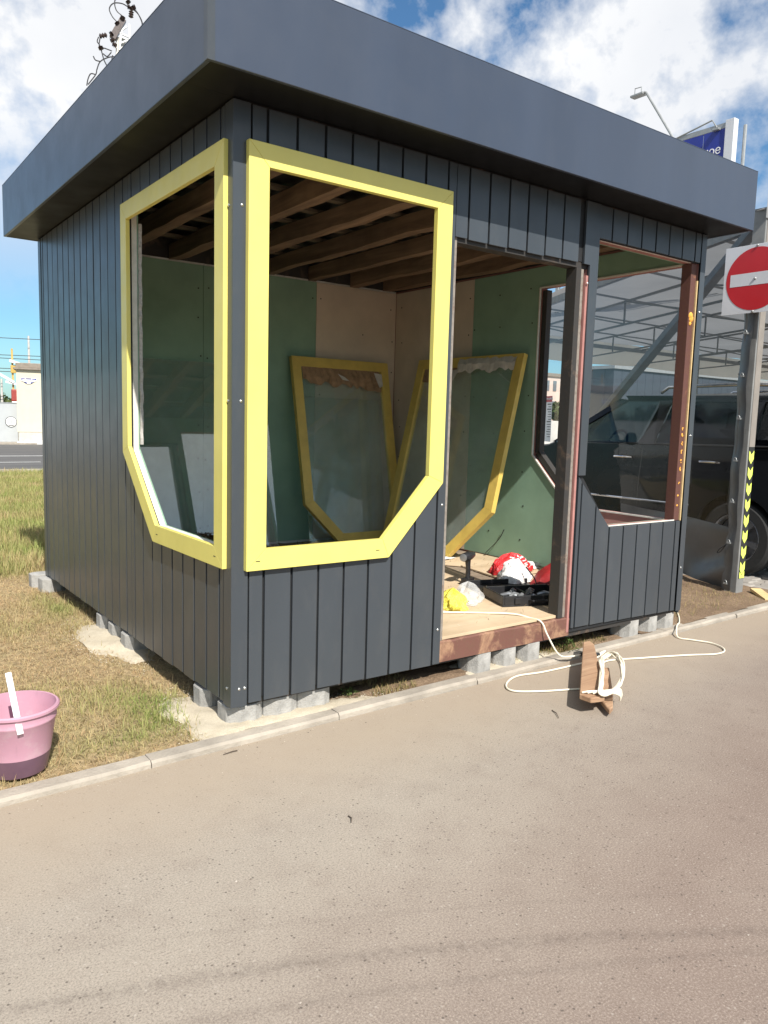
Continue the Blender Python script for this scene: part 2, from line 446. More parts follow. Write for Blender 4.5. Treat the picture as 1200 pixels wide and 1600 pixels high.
# ------------------------------------------------------------------ geometry helpers
class MB:
    def __init__(s): s.v = []; s.f = []
    def add(s, vs, fs):
        o = len(s.v); s.v += [tuple(p) for p in vs]; s.f += [tuple(i+o for i in f) for f in fs]; return s
    def box(s, a, b):
        x0, y0, z0 = (min(a[i], b[i]) for i in range(3)); x1, y1, z1 = (max(a[i], b[i]) for i in range(3))
        return s.add([(x0,y0,z0),(x1,y0,z0),(x1,y1,z0),(x0,y1,z0),(x0,y0,z1),(x1,y0,z1),(x1,y1,z1),(x0,y1,z1)],
                     [(0,3,2,1),(4,5,6,7),(0,1,5,4),(1,2,6,5),(2,3,7,6),(3,0,4,7)])
    def prism(s, pts, fn, d0, d1):
        """polygon in 2-D, fn(u, v, d) -> xyz, extruded from d0 to d1"""
        n = len(pts)
        vs = [fn(u, v, d0) for u, v in pts] + [fn(u, v, d1) for u, v in pts]
        fs = [tuple(range(n))[::-1], tuple(range(n, 2*n))] + [(i, (i+1) % n, n+(i+1) % n, n+i) for i in range(n)]
        return s.add(vs, fs)
    def bar(s, p, q, w, h, upv=(0, 0, 1)):
        p, q = Vector(p), Vector(q); d = (q-p).normalized(); u = Vector(upv)
        if abs(d.dot(u)) > 0.98: u = Vector((1, 0, 0))
        a = d.cross(u).normalized(); b = a.cross(d).normalized()
        vs = [p + a*(sx*w/2) + b*(sy*h/2) for sx, sy in ((-1,-1),(1,-1),(1,1),(-1,1))] + \
             [q + a*(sx*w/2) + b*(sy*h/2) for sx, sy in ((-1,-1),(1,-1),(1,1),(-1,1))]
        return s.add(vs, [(0,1,2,3),(7,6,5,4),(0,4,5,1),(1,5,6,2),(2,6,7,3),(3,7,4,0)])
    def tube(s, pts, r, n=8, cap=True):
        pts = [Vector(p) for p in pts]; rr = r if isinstance(r, (list, tuple)) else [r]*len(pts)
        prev = None; rings = []
        for i, p in enumerate(pts):
            d = (pts[min(i+1, len(pts)-1)] - pts[max(i-1, 0)]).normalized()
            if prev is None:
                a = d.orthogonal().normalized()
            else:
                a = prev - d*prev.dot(d)
                a = a.normalized() if a.length > 1e-6 else d.orthogonal().normalized()
            prev = a; b = d.cross(a)
            rings.append([p + (a*math.cos(2*math.pi*k/n) + b*math.sin(2*math.pi*k/n))*rr[i] for k in range(n)])
        vs = [q for ring in rings for q in ring]; fs = []
        for i in range(len(pts)-1):
            for k in range(n):
                fs.append((i*n+k, i*n+(k+1) % n, (i+1)*n+(k+1) % n, (i+1)*n+k))
        if cap: fs += [tuple(range(n))[::-1], tuple(range((len(pts)-1)*n, len(pts)*n))]
        return s.add(vs, fs)
    def lathe(s, prof, n=32, c=(0, 0, 0), cap0=False, cap1=False, fn=None):
        fn = fn or (lambda x, y, z: (c[0]+x, c[1]+y, c[2]+z))
        vs = [fn(r*math.cos(2*math.pi*k/n), r*math.sin(2*math.pi*k/n), z) for r, z in prof for k in range(n)]
        fs = [(i*n+k, i*n+(k+1) % n, (i+1)*n+(k+1) % n, (i+1)*n+k) for i in range(len(prof)-1) for k in range(n)]
        if cap0: fs.append(tuple(range(n))[::-1])
        if cap1: fs.append(tuple(range((len(prof)-1)*n, len(prof)*n)))
        return s.add(vs, fs)
    def build(s, name, mat, parent=None, bevel=0.0, smooth=False, seg=2, mesh_only=False):
        me = bpy.data.meshes.new(name); me.from_pydata(s.v, [], s.f)
        bm = bmesh.new(); bm.from_mesh(me)
        bmesh.ops.recalc_face_normals(bm, faces=bm.faces)
        if bevel:
            es = [e for e in bm.edges if len(e.link_faces) == 2 and e.calc_face_angle(0) > 0.5]
            bmesh.ops.bevel(bm, geom=es, offset=bevel, segments=seg, affect='EDGES', profile=0.6, clamp_overlap=True)
        if smooth:
            for f in bm.faces: f.smooth = True
            for e in bm.edges:
                if len(e.link_faces) == 2 and e.calc_face_angle(0) > R(38): e.smooth = False
        bm.to_mesh(me); bm.free(); me.update()
        for mm in (mat if isinstance(mat, (list, tuple)) else [mat]): me.materials.append(mm)
        if mesh_only: return me
        o = bpy.data.objects.new(name, me); COL.objects.link(o)
        if parent: o.parent = parent
        return o
def tag(o, label=None, cat=None, group=None, kind=None):
    for k, v in (('label', label), ('category', cat), ('group', group), ('kind', kind)):
        if v: o[k] = v
    return o
def thing(name, label, cat, loc=(0, 0, 0), rz=0, group=None):
    o = bpy.data.objects.new(name, None); COL.objects.link(o)
    o.location = loc; o.rotation_euler = (0, 0, rz); o.empty_display_size = 0.2
    return tag(o, label, cat, group)
def place(o, M4): o.matrix_world = M4
def recentre(o):
    """move a top-level mesh object's origin to the middle of its base"""
    me = o.data; co = np.empty(len(me.vertices)*3, np.float32); me.vertices.foreach_get('co', co); co = co.reshape(-1, 3)
    c = np.array([co[:, 0].mean(), co[:, 1].mean(), co[:, 2].min()], np.float32)
    me.vertices.foreach_set('co', (co-c).ravel()); me.update(); o.location = [float(x) for x in c]
    return o
def copy_tree(o, parent=None):
    c = o.copy(); COL.objects.link(c)
    if parent: c.parent = parent
    for ch in list(o.children): copy_tree(ch, c)
    return c
def np_mesh(name, verts, faces, mat, tint=None, parent=None):
    """verts (N,3), faces (M,k) numpy; tint (N,3) per vertex"""
    me = bpy.data.meshes.new(name)
    k = faces.shape[1]
    me.vertices.add(len(verts)); me.vertices.foreach_set('co', verts.astype(np.float32).ravel())
    me.loops.add(faces.size); me.loops.foreach_set('vertex_index', faces.astype(np.int32).ravel())
    me.polygons.add(len(faces)); me.polygons.foreach_set('loop_start', np.arange(0, faces.size, k, dtype=np.int32))
    me.update(calc_edges=True)
    if tint is not None:
        a = me.attributes.new('tint', 'FLOAT_COLOR', 'POINT')
        a.data.foreach_set('color', np.c_[tint, np.ones(len(tint))].astype(np.float32).ravel())
    me.materials.append(mat); me.validate()
    o = bpy.data.objects.new(name, me); COL.objects.link(o)
    if parent: o.parent = parent
    return o
def smooth_curve(pts, n=8):
    """Catmull-Rom through 3-D points"""
    P = [Vector(p) for p in pts]; P = [P[0]*2-P[1]] + P + [P[-1]*2-P[-2]]; out = []
    for i in range(1, len(P)-2):
        for k in range(n):
            t = k/n; a, b, c, d = P[i-1:i+3]
            out.append(0.5*((2*b) + (c-a)*t + (2*a-5*b+4*c-d)*t*t + (3*b-a-3*c+d)*t**3))
    out.append(P[-2]); return out
def vnoise(x, y, s=1.0, seed=0):
    """cheap smooth value noise for shaping ground"""
    return (math.sin(x*1.7*s+seed)*math.cos(y*2.3*s+seed*1.3) + 0.5*math.sin(x*4.1*s+y*3.3*s+seed*2.1) + 0.3*math.sin(x*9.7*s-y*7.9*s+seed))/1.8

# ------------------------------------------------------------------ ground
KERB0, KSL = -0.125, 0.024
kerb_y = lambda x: KERB0 + KSL*x
def sheet(name, x0, x1, y0, y1, z, mat):
    o = MB().add([(x0,y0,z),(x1,y0,z),(x1,y1,z),(x0,y1,z)], [(0,1,2,3)]).build(name, mat)
    return tag(o, kind='structure')
sheet('ground', -400, 400, -400, 400, -0.06, M['lawn'])
drv = MB().add([(-60,-60,0),(60,-60,0),(60,kerb_y(60),0),(-60,kerb_y(-60),0)], [(0,1,2,3)]).build('driveway', M['asphalt'])
tag(drv, kind='structure')
# lawn: a gently uneven sheet beside and under the kiosk
gx, gy = np.arange(-9, 5.31, 0.15), np.concatenate([[0], np.arange(0.12, 8, 0.15), np.arange(8, 17.7, 0.5)])
def lawn_z(x, y):
    return 0.012 + 0.012*vnoise(x, y, 1.0, 1) + 0.012*min(1, max(0, y)*0.3)*vnoise(x, y, 2.7, 4)
vs = []; fs = []
for j, y in enumerate(gy):
    for i, x in enumerate(gx):
        yy = kerb_y(x) + 0.06 if j == 0 else y
        vs.append((x, yy, lawn_z(x, yy)))
nx = len(gx)
for j in range(len(gy)-1):
    for i in range(nx-1): fs.append((j*nx+i, j*nx+i+1, (j+1)*nx+i+1, (j+1)*nx+i))
lw = MB().add(vs, fs).build('lawn', M['lawn'], smooth=True); tag(lw, kind='structure')
# kerb of concrete kerbstones
kr = bpy.data.objects.new('kerb', None); COL.objects.link(kr); tag(kr, kind='structure')
L = 1.0
for k in range(-9, 14):
    x0 = -0.44 + k*L; x1 = x0 + L - 0.004
    if x0 > 5.0 and x0 < 5.0: continue
    h = 0.032 + random.uniform(-0.004, 0.004); dy = random.uniform(-0.006, 0.006)
    n = 6; mb = MB(); vs = []; fs = []
    for i in range(n+1):
        x = x0 + (x1-x0)*i/n; w = random.uniform(-0.004, 0.004)
        y = kerb_y(x) + dy
        vs += [(x, y+w, -0.05), (x, y+0.004+w, h-0.012), (x, y+0.016+w, h+random.uniform(-0.002, 0.002)),
               (x, y+0.088, h), (x, y+0.098+w, h-0.012), (x, y+0.10, -0.05)]
    for i in range(n):
        for q in range(5): fs.append((i*6+q, (i+1)*6+q, (i+1)*6+q+1, i*6+q+1))
    fs += [tuple(range(6)), tuple(n*6+q for q in range(5, -1, -1))]
    mb.add(vs, fs).build('kerbstone', M['kerb'], kr)
# road beyond the lawn with verge, kerb and painted lines
rd = bpy.data.objects.new('road', None); COL.objects.link(rd); tag(rd, kind='structure')
MB().add([(-120,18.8,-0.01),(120,18.8,-0.01),(120,35.2,-0.01),(-120,35.2,-0.01)], [(0,1,2,3)]).build('road_surface', M['road'], rd)
MB().add([(-120,25.3,0.0),(120,25.3,0.0),(120,25.5,0.0),(-120,25.5,0.0)], [(0,1,2,3)]).build('centre_line', M['road_paint'], rd)
for k in range(-12, 13):
    x = k*4.5 + 1.6
    MB().add([(x,21.9,0.0),(x+2.4,21.9,0.0),(x+2.4,22.05,0.0),(x,22.05,0.0)], [(0,1,2,3)]).build('lane_dash', M['road_paint'], rd)
vg = MB().box((-120, 17.6, -0.05), (120, 18.8, 0.015)).build('verge', M['kerb']); tag(vg, kind='structure')
pv = MB().box((-120, 35.2, -0.05), (120, 45, 0.06)).build('pavement', M['kerb']); tag(pv, kind='structure')
# the yard under the tent: old cobbled paving and a dirt strip
yd = sheet('yard', 5.3, 40, 0.45, 17.6, -0.012, M['paver'])
dt_vs, dt_fs = [], []
dx_, dy_ = np.linspace(3.3, 5.75, 30), np.linspace(0, 1.0, 14)
for y in dy_:
    for x in dx_:
        y0 = kerb_y(x) + 0.06; y1 = 1.5
        yy = y0 + (y1-y0)*y
        dt_vs.append((x, yy, 0.017 + lawn_z(x, yy) + 0.012*vnoise(x, yy, 5, 2)))
for j in range(13):
    for i in range(29): dt_fs.append((j*30+i, j*30+i+1, (j+1)*30+i+1, (j+1)*30+i))
tag(MB().add(dt_vs, dt_fs).build('dirt_strip', M['dirt'], smooth=True), kind='structure')
# cobbles one can tell apart near the tent post
cb = bpy.data.objects.new('cobbled_paving', None); COL.objects.link(cb); tag(cb, kind='structure')
for j in range(6):
    for i in range(11):
        x = 5.42 + i*0.21 + (j % 2)*0.1 + random.uniform(-.01, .01); y = 0.36 + j*0.15 + random.uniform(-.01, .01)
        h = random.uniform(0.004, 0.026)
        MB().box((x, y, -0.05), (x+0.19, y+0.13, h)).build('cobble', M['paver'], cb, bevel=0.012, seg=1).rotation_euler = (0, 0, random.uniform(-.02, .02))

# ------------------------------------------------------------------ sand and earth spills
def mound(name, cx_, cy_, rx, ry, h, mat, seed=0, n=18, edge=0.2):
    vs, fs = [], []
    for j in range(n+1):
        for i in range(n+1):
            u, v = i/n*2-1, j/n*2-1
            a = math.atan2(v, u); rr = math.hypot(u, v)/(1.0 + edge*math.sin(a*3+seed) + edge*0.6*math.sin(a*5+seed*2))
            z = max(-1.0, 1-rr**2)
            x, y = cx_+u*rx, cy_+v*ry
            y = max(y, kerb_y(x)+.085)
            vs.append((x, y, lawn_z(x, y) + h*z + 0.008*vnoise(x, y, 9, seed) + 0.004*vnoise(x, y, 23, seed+3) - (0.02 if rr > 1.25 else 0.0)))
    for j in range(n):
        for i in range(n): fs.append((j*(n+1)+i, j*(n+1)+i+1, (j+1)*(n+1)+i+1, (j+1)*(n+1)+i))
    o = MB().add(vs, fs).build(name, mat, smooth=True); return tag(o, kind='structure')
mound('sand', 0.05, 0.18, 0.25, 0.46, 0.035, M['sand'], 1, 26, 0.12)
mound('sand', 0.42, 0.03, 0.50, 0.13, 0.030, M['sand'], 3, 22, 0.1)
mound('sand', 0.0, 1.85, 0.20, 0.55, 0.034, M['sand'], 5, 26, 0.14)
mound('sand', 1.95, 0.10, 0.50, 0.14, 0.030, M['sand'], 2, 20)
mound('earth', 1.2, 0.13, 0.75, 0.16, 0.018, M['dirt'], 4, 22)
mound('earth', 2.9, 0.20, 0.65, 0.15, 0.018, M['dirt'], 6, 22)

# ------------------------------------------------------------------ grass
def blades(name, n, region, hfun, colfun, width=0.004, lean=0.6, mat=None, flat=0.0):
    x, y = region(n)
    n = len(x)
    h = hfun(x, y); c = colfun(x, y)
    a = RNG.uniform(0, 2*np.pi, n); le = RNG.uniform(0.1, lean, n) + flat
    z0 = np.array([lawn_z(p, q) for p, q in zip(x, y)]) - 0.004
    dx, dy = np.cos(a), np.sin(a); px, py = -dy, dx
    w = width*RNG.uniform(0.6, 1.5, n)
    le = np.clip(le, 0, 1.45)
    mx, my, mz = x+dx*h*0.5*np.sin(le*0.6), y+dy*h*0.5*np.sin(le*0.6), z0+h*0.55*np.cos(le*0.7)
    tx, ty, tz = x+dx*h*np.sin(le), y+dy*h*np.sin(le), z0+h*np.cos(le)+0.006
    V = np.stack([np.c_[x-px*w, y-py*w, z0], np.c_[x+px*w, y+py*w, z0],
                  np.c_[mx+px*w*.7, my+py*w*.7, mz], np.c_[mx-px*w*.7, my-py*w*.7, mz],
                  np.c_[tx, ty, tz]], 1).reshape(-1, 3)
    b = np.arange(n)[:, None]*5
    F = np.concatenate([b+np.array([[0, 1, 2]]), b+np.array([[0, 2, 3]]), b+np.array([[3, 2, 4]])], 0)
    T = np.repeat(c, 5, 0); T[0::5] *= 0.7; T[1::5] *= 0.7
    return np_mesh(name, V, F, mat or M['grass'], T)
def nz(x, y, s, seed):
    return (np.sin(x*1.7*s+seed)*np.cos(y*2.3*s+seed*1.3) + 0.5*np.sin(x*4.1*s+y*3.3*s+seed*2.1) + 0.3*np.sin(x*9.7*s-y*7.9*s+seed))/1.8
def green_amt(x, y):
    """how green the lawn is: dry in the middle, green by the kerb edge, the wall and far away"""
    g = 0.08 + 0.46*nz(x, y, 1.4, 3)
    g += 0.85*np.exp(-((x+0.20)**2/0.03 + (y-0.42)**2/0.16))
    g += 0.7*np.exp(-((x+0.50)**2/0.07 + (y-0.17)**2/0.02))
    g += 0.5*np.exp(-((x+0.1)**2/0.02 + (y-2.9)**2/0.5))
    g += np.clip((y-3.8)/2.6, 0, 0.62)
    return np.clip(g, 0, 1)
def lawn_region(n, y0, y1, dens_x):
    y = RNG.uniform(y0, y1, n)
    xl = -1.75 + (y)*0.10; xr = np.where(y < 3.72, 0.10, -0.2 + (y-3.7)*0.30 + 0.9)
    x = xl + (xr-xl)*RNG.uniform(0, 1, n)
    keep = (y > kerb_y(x)+0.10)
    # bare sand stays clear
    keep &= ~(((x-0.04)**2/0.20**2 + (y-0.18)**2/0.38**2) < RNG.uniform(0.35, 1.25, n))
    keep &= ~(((x+0.02)**2/0.15**2 + (y-1.85)**2/0.46**2) < RNG.uniform(0.35, 1.25, n))
    return x[keep], y[keep]
def grass_col(x, y):
    g = np.clip(green_amt(x, y) + RNG.normal(0, 0.16, len(x)), 0, 1)[:, None]
    dry = np.array([0.62, 0.50, 0.28]); dry2 = np.array([0.46, 0.29, 0.165])
    gr = np.array([0.16, 0.235, 0.05]); gr2 = np.array([0.42, 0.44, 0.15])
    k = RNG.uniform(0, 1, (len(x), 1))
    return (dry*k + dry2*(1-k))*(1-g) + (gr*k + gr2*(1-k))*g
near_dry = blades('dry_grass', 70000, lambda n: lawn_region(n, -0.1, 4.6, 1),
    lambda x, y: RNG.uniform(0.014, 0.045, len(x))*(1+0.6*green_amt(x, y)), grass_col, 0.0015, 1.0, flat=0.75)
tag(near_dry, kind='stuff')
g2 = blades('grass', 26000, lambda n: (lambda x, y: (lambda k: (x[k], y[k]))(RNG.uniform(0, 1, len(x)) < green_amt(x, y)*0.9))(*lawn_region(n, -0.1, 5.0, 1)),
    lambda x, y: RNG.uniform(0.03, 0.085, len(x)), grass_col, 0.0018, 0.9)
tag(g2, kind='stuff')
g3 = blades('grass', 60000, lambda n: lawn_region(n, 4.4, 17.6, 1),
    lambda x, y: RNG.uniform(0.05, 0.17, len(x)), grass_col, 0.0035, 0.8)
tag(g3, kind='stuff')
def scrub_region(n):
    x = RNG.uniform(0.75, 5.3, n); y = kerb_y(x) + 0.12 + np.abs(RNG.normal(0, 0.10, n)) + np.where(x > 3.8, RNG.uniform(0, 0.7, n), 0)
    k = ((np.sin(x*7.3)+np.sin(x*3.1+1)) > -0.4) | (x > 3.8)
    return x[k], y[k]
g4 = blades('dry_grass', 6500, scrub_region, lambda x, y: RNG.uniform(0.02, 0.07, len(x)),
    lambda x, y: (lambda k: np.array([0.42, 0.31, 0.15])*k + np.array([0.14, 0.17, 0.05])*(1-k))(np.clip(RNG.uniform(0, 1.4, (len(x), 1)), 0, 1)), 0.0017, 1.1, flat=0.2)
tag(g4, kind='stuff')
# far verge grass across the rest of the lawn, thinner
g5 = blades('grass', 26000, lambda n: (RNG.uniform(-9, -1.6, n), RNG.uniform(0.1, 17.5, n)),
    lambda x, y: RNG.uniform(0.05, 0.15, len(x)), grass_col, 0.005, 0.9)
tag(g5, kind='stuff')

# ------------------------------------------------------------------ grit on the asphalt
def grit(name, n, region, size, cols):
    x, y = region(n); s = size[0] + (size[1]-size[0])*RNG.uniform(0, 1, n)**3
    base = np.array([[1,0,0],[-.5,.87,0],[-.5,-.87,0],[0,0,.8]])
    a = RNG.uniform(0, 6.28, n); ca, sa = np.cos(a), np.sin(a)
    sq = RNG.uniform(0.5, 1.3, (n, 4))
    bx = base[None, :, 0]*sq; by = base[None, :, 1]*sq
    V = np.stack([x[:, None]+s[:, None]*(bx*ca[:, None]-by*sa[:, None]), y[:, None]+s[:, None]*(bx*sa[:, None]+by*ca[:, None]),
                  0.001 + s[:, None]*base[None, :, 2]*sq*0.7], 2).reshape(-1, 3)
    b = np.arange(n)[:, None]*4
    F = np.concatenate([b+np.array([[0, 1, 3]]), b+np.array([[1, 2, 3]]), b+np.array([[2, 0, 3]])], 0)
    c = np.array(cols)[RNG.integers(0, len(cols), n)]*RNG.uniform(0.7, 1.15, (n, 1))
    return tag(np_mesh(name, V, F, M['stone'], np.repeat(c, 4, 0)), kind='stuff')
def front_region(n):
    x = RNG.uniform(-3.5, 6.5, n); y = RNG.uniform(-3.4, -0.12, n)
    k = y < kerb_y(x); y = np.where(k, y, -0.3); return x, y
grit('gravel', 2600, front_region, (0.0012, 0.0055), [(0.34, 0.28, 0.24), (0.18, 0.14, 0.11), (0.44, 0.39, 0.34), (0.12, 0.095, 0.08)])
def kerb_region(n):
    x = RNG.uniform(-2, 6, n); y = kerb_y(x) - np.abs(RNG.normal(0, 0.09, n)); return x, y
grit('gravel', 1800, kerb_region, (0.0012, 0.005), [(0.42, 0.35, 0.27), (0.30, 0.235, 0.17), (0.48, 0.42, 0.34)])
def sand_region(n):
    k = RNG.integers(0, 3, n); a = RNG.uniform(0, 6.28, n); r = np.abs(RNG.normal(.95, .22, n))
    cxs, cys, rxs, rys = np.array([.05, -.02, .42])[k], np.array([.18, 1.85, .03])[k], np.array([.25, .22, .5])[k], np.array([.46, .60, .13])[k]
    x, y = cxs+rxs*r*np.cos(a), cys+rys*r*np.sin(a); q = y > kerb_y(x)+.02
    return x[q], y[q]
sg_ = None
x_s, y_s = sand_region(5000)
gs = grit('sand_grains', len(x_s), lambda n: (x_s, y_s), (0.0015, 0.006), [(0.62, 0.55, 0.43), (0.50, 0.42, 0.31), (0.40, 0.33, 0.24), (0.66, 0.62, 0.52)])
gs.location.z = .024
def twig(p, q, label):
    mid = ((p[0]+q[0])/2+0.008, (p[1]+q[1])/2, 0.008)
    o = MB().tube([(*p, 0.004), mid, (*q, 0.006)], [0.003, 0.0025, 0.0015], 5).build('twig', M['bark']); recentre(o)
    tag(o, label, 'twig')
twig((1.61, -.62), (1.55, -.72), 'thin dark twig on the asphalt left below the cord board')
twig((.05, -.96), (.03, -1.01), 'short bent black twig alone on the open asphalt in front of the kiosk')
twig((-.05, -.175), (-.125, -.185), 'small twig on the asphalt just below the kerb at the kiosk corner')

# ================================================================== KIOSK
W, D, ZB, ZS, ZT = 3.735, 3.707, 0.145, 2.953, 3.351
kiosk = thing('kiosk', 'graphite metal clad flat roofed kiosk under construction with yellow window frames', 'kiosk')
F_ = lambda u, v, d: (u, d, v)          # front wall: u = x, v = z, depth into the kiosk = +y
L_ = lambda u, v, d: (d, u, v)          # left wall: u = y, depth = +x
R_ = lambda u, v, d: (W-d, u, v)        # right wall
B_ = lambda u, v, d: (u, D-d, v)        # back wall
T_P, T_B, T_C, T_I = 0.014, 0.020, 0.088, 0.100
front_pieces = [
    [(0.02,ZB+.02),(1.33,ZB+.02),(1.33,1.22),(1.255,1.22),(.905,.835),(0.02,.835)], [(0.02,.835),(.12,.835),(.12,2.75),(0.02,2.75)],
    [(1.255,1.22),(1.33,1.22),(1.33,2.75),(1.255,2.75)], [(0.02,2.75),(1.33,2.75),(1.33,2.94),(0.02,2.94)],
    [(1.33,2.58),(2.53,2.58),(2.53,2.94),(1.33,2.94)]]
front_right = [
    [(2.46,ZB+.02),(W-.02,ZB+.02),(W-.02,.865),(2.82,.865),(2.53,1.21),(2.46,1.21)],
    [(2.46,1.21),(2.53,1.21),(2.53,2.58),(2.46,2.58)],
    [(3.69,.865),(W-.02,.865),(W-.02,2.74),(3.69,2.74)], [(2.53,2.74),(W-.02,2.74),(W-.02,2.94),(2.53,2.94)]]
left_pieces = [
    [(T_I,ZB+.02),(D-.02,ZB+.02),(D-.02,1.33),(1.45,1.33),(1.0,.91),(T_I,.91)],
    [(T_I,.91),(.15,.91),(.15,2.755),(T_I,2.755)], [(1.45,1.33),(D-.02,1.33),(D-.02,2.755),(1.45,2.755)], [(T_I,2.755),(D-.02,2.755),(D-.02,2.94),(T_I,2.94)]]
right_pieces = [
    [(T_I,ZB+.02),(D-.02,ZB+.02),(D-.02,1.28),(1.5,1.28),(1.06,.86),(T_I,.86)],
    [(1.5,1.28),(D-.02,1.28),(D-.02,2.74),(1.5,2.74)], [(T_I,2.74),(D-.02,2.74),(D-.02,2.94),(T_I,2.94)]]
back_pieces = [[(T_I,ZB+.02),(W-T_I,ZB+.02),(W-T_I,2.94),(T_I,2.94)]]
T_CL, T_IL = .052, .062
for nm, pcs, fn, mat in (('front_wall', front_pieces, F_, 'edge_white'), ('front_wall', front_right, F_, 'primer'), ('left_wall', left_pieces, L_, 'edge_white'),
                         ('right_wall', right_pieces, R_, 'primer'), ('back_wall', back_pieces, B_, 'edge_white')):
    a = MB(); b = MB()
    for p in pcs:
        a.prism(p, fn, T_P+.001, T_B); b.prism(p, fn, T_B+.0005, T_CL if fn is L_ else T_C)
    core = b.build(nm, M[mat], kiosk)
    a.build('backing_sheet', M['backing'], core)
# inner lining boards
def lining(pcs, fn, mat, d0=T_C+.001, d1=T_I):
    a = MB()
    for p in pcs: a.prism(p, fn, d0, d1)
    return a.build('drywall_board', M[mat], kiosk)
lining(front_pieces, F_, 'drywall_green'); lining(front_right, F_, 'drywall_green')
lining([[(T_I,.3),(1.0-.0,.3),(1.0,.91),(T_I,.91)], [(T_I,.91),(.15,.91),(.15,2.755),(T_I,2.755)], [(T_I,2.755),(1.45,2.755),(1.45,2.93),(T_I,2.93)], [(1.003,.3),(1.45,.3),(1.45,1.33),(1.003,.912)]], L_, 'drywall_green', T_CL+.001, T_IL)
lining([[(1.453,.3),(2.60,.3),(2.60,2.93),(1.453,2.93)]], L_, 'drywall_green', T_CL+.001, T_IL)
lining([[(2.604,.3),(3.60,.3),(3.60,2.93),(2.604,2.93)]], L_, 'drywall_green', T_CL+.001, T_IL)
for x0, x1, mt in ((0.105, 1.398, 'drywall_green'), (1.402, 2.618, 'drywall_green'), (2.622, W-.104, 'drywall_tan')):
    lining([[(x0,.29),(x1,.29),(x1,2.92),(x0,2.92)]], B_, mt, T_C+.001, T_I)
lining([[(2.36,.29),(3.602,.29),(3.602,2.92),(2.36,2.92)]], R_, 'drywall_tan')
lining([[(T_I,.29),(.90,.29),(.90,.86),(T_I,.86)]], R_, 'drywall_pink')
lining([[(.903,.29),(2.356,.29),(2.356,1.28),(1.5,1.28),(1.06,.86),(.903,.86)], [(1.5,1.28),(2.356,1.28),(2.356,2.74),(1.5,2.74)], [(T_I,2.74),(2.356,2.74),(2.356,2.92),(T_I,2.92)]], R_, 'drywall_green')
# white paper edge of the board round the right-hand opening
e = MB()
ring = [(1.5,2.74),(1.5,1.28),(1.06,.86),(T_I+.01,.86)]
for a, b in zip(ring[:-1], ring[1:]): e.bar(R_(a[0],a[1],.106), R_(b[0],b[1],.106), 0.012, 0.012)
e.bar(R_(1.5,2.74,.106), R_(T_I+.01,2.74,.106), 0.012, 0.012)
e.build('board_edge', M['edge_white'], kiosk)
# screw heads in the boards
sh = MB()
for xs in (0.14, 0.7, 1.36, 1.44, 2.0, 2.58, 2.66, 3.2, 3.58):
    for z in np.arange(0.5, 2.9, 0.32):
        if random.random() < .75:
            x = xs+random.uniform(-.02, .02); z += random.uniform(-.03, .03)
            sh.box((x-.006, D-T_I-.003, z-.006), (x+.006, D-T_I+.001, z+.006))
for ys in (2.0, 2.32, 2.42, 3.0, 3.5, 1.6):
    for z in np.arange(0.5, 2.9, 0.32):
        if random.random() < .75:
            y = ys+random.uniform(-.02, .02); z += random.uniform(-.03, .03)
            sh.box((W-T_I-.003, y-.006, z-.006), (W-T_I+.001, y+.006, z+.006))
tag(sh.build('screw_heads', M['backing'], kiosk), kind='stuff')

# ---- cladding, one panel at a time
GAP = 0.014
def panel(fn, u0, u1, zlo, zhi, parent=kiosk):
    """zlo, zhi: functions of u (piecewise linear); panel with folded edges"""
    us = sorted({u0, u1} | {k for k in BREAKS if u0 < k < u1})
    pts = [(u, zlo(u)) for u in us] + [(u, zhi(u)) for u in reversed(us)]
    if max(zhi(u)-zlo(u) for u in us) < 0.02: return
    tl, um = random.uniform(-.010, .010), (u0+u1)/2; d0_ = random.uniform(-.0006, .0006)
    g = lambda u, v, d: fn(u, v, d + (tl*(u-um) if d < .005 else 0))
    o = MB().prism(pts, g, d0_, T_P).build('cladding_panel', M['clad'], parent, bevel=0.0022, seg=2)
    return o
seams = [0.086] + [0.17+.156*k for k in range(0, 23)] + [W-.055]
def f_low(u): return 0.835 if u <= .905 else 0.835 + (u-.905)/(1.255-.905)*(1.22-.835)
BREAKS = []
zb = lambda u: ZB + random.uniform(-.004, .004)
c_ = lambda k: (lambda u: k)
for a, b in zip(seams[:-1], seams[1:]):
    a2, b2 = a+GAP/2, b-GAP/2
    if b2 <= 1.26:                                                   # under and over the yellow window
        BREAKS = [.905, 1.255]
        z0 = ZB+random.uniform(-.004, .004)
        panel(F_, a2, b2, c_(z0), lambda u: min(f_low(u), 1.22) - .004)
        panel(F_, a2, b2, c_(2.755), c_(2.948))
    elif a2 < 1.32:
        panel(F_, a2, 1.322, c_(ZB), c_(2.948)); 
        panel(F_, 1.326, b2, c_(2.565), c_(2.948))
    elif b2 < 2.40:                                                  # over the door
        panel(F_, a2, b2, c_(2.565+random.uniform(-.004, .004)), c_(2.948))
    else:
        BREAKS = [2.82]
        low = lambda u: 1.22 - (u-2.47)/(2.82-2.47)*(1.22-.86) if u < 2.82 else .86
        if a2 < 2.47:
            panel(F_, 2.475, b2, c_(ZB+.05), low)
        else:
            panel(F_, a2, min(b2, 3.66), c_(ZB+.05-.02*(a2-2.5)), low)
        if a2 > 2.5: panel(F_, a2, b2, c_(2.745), c_(2.948))
        elif b2 > 2.54: panel(F_, 2.545, b2, c_(2.745), c_(2.948))
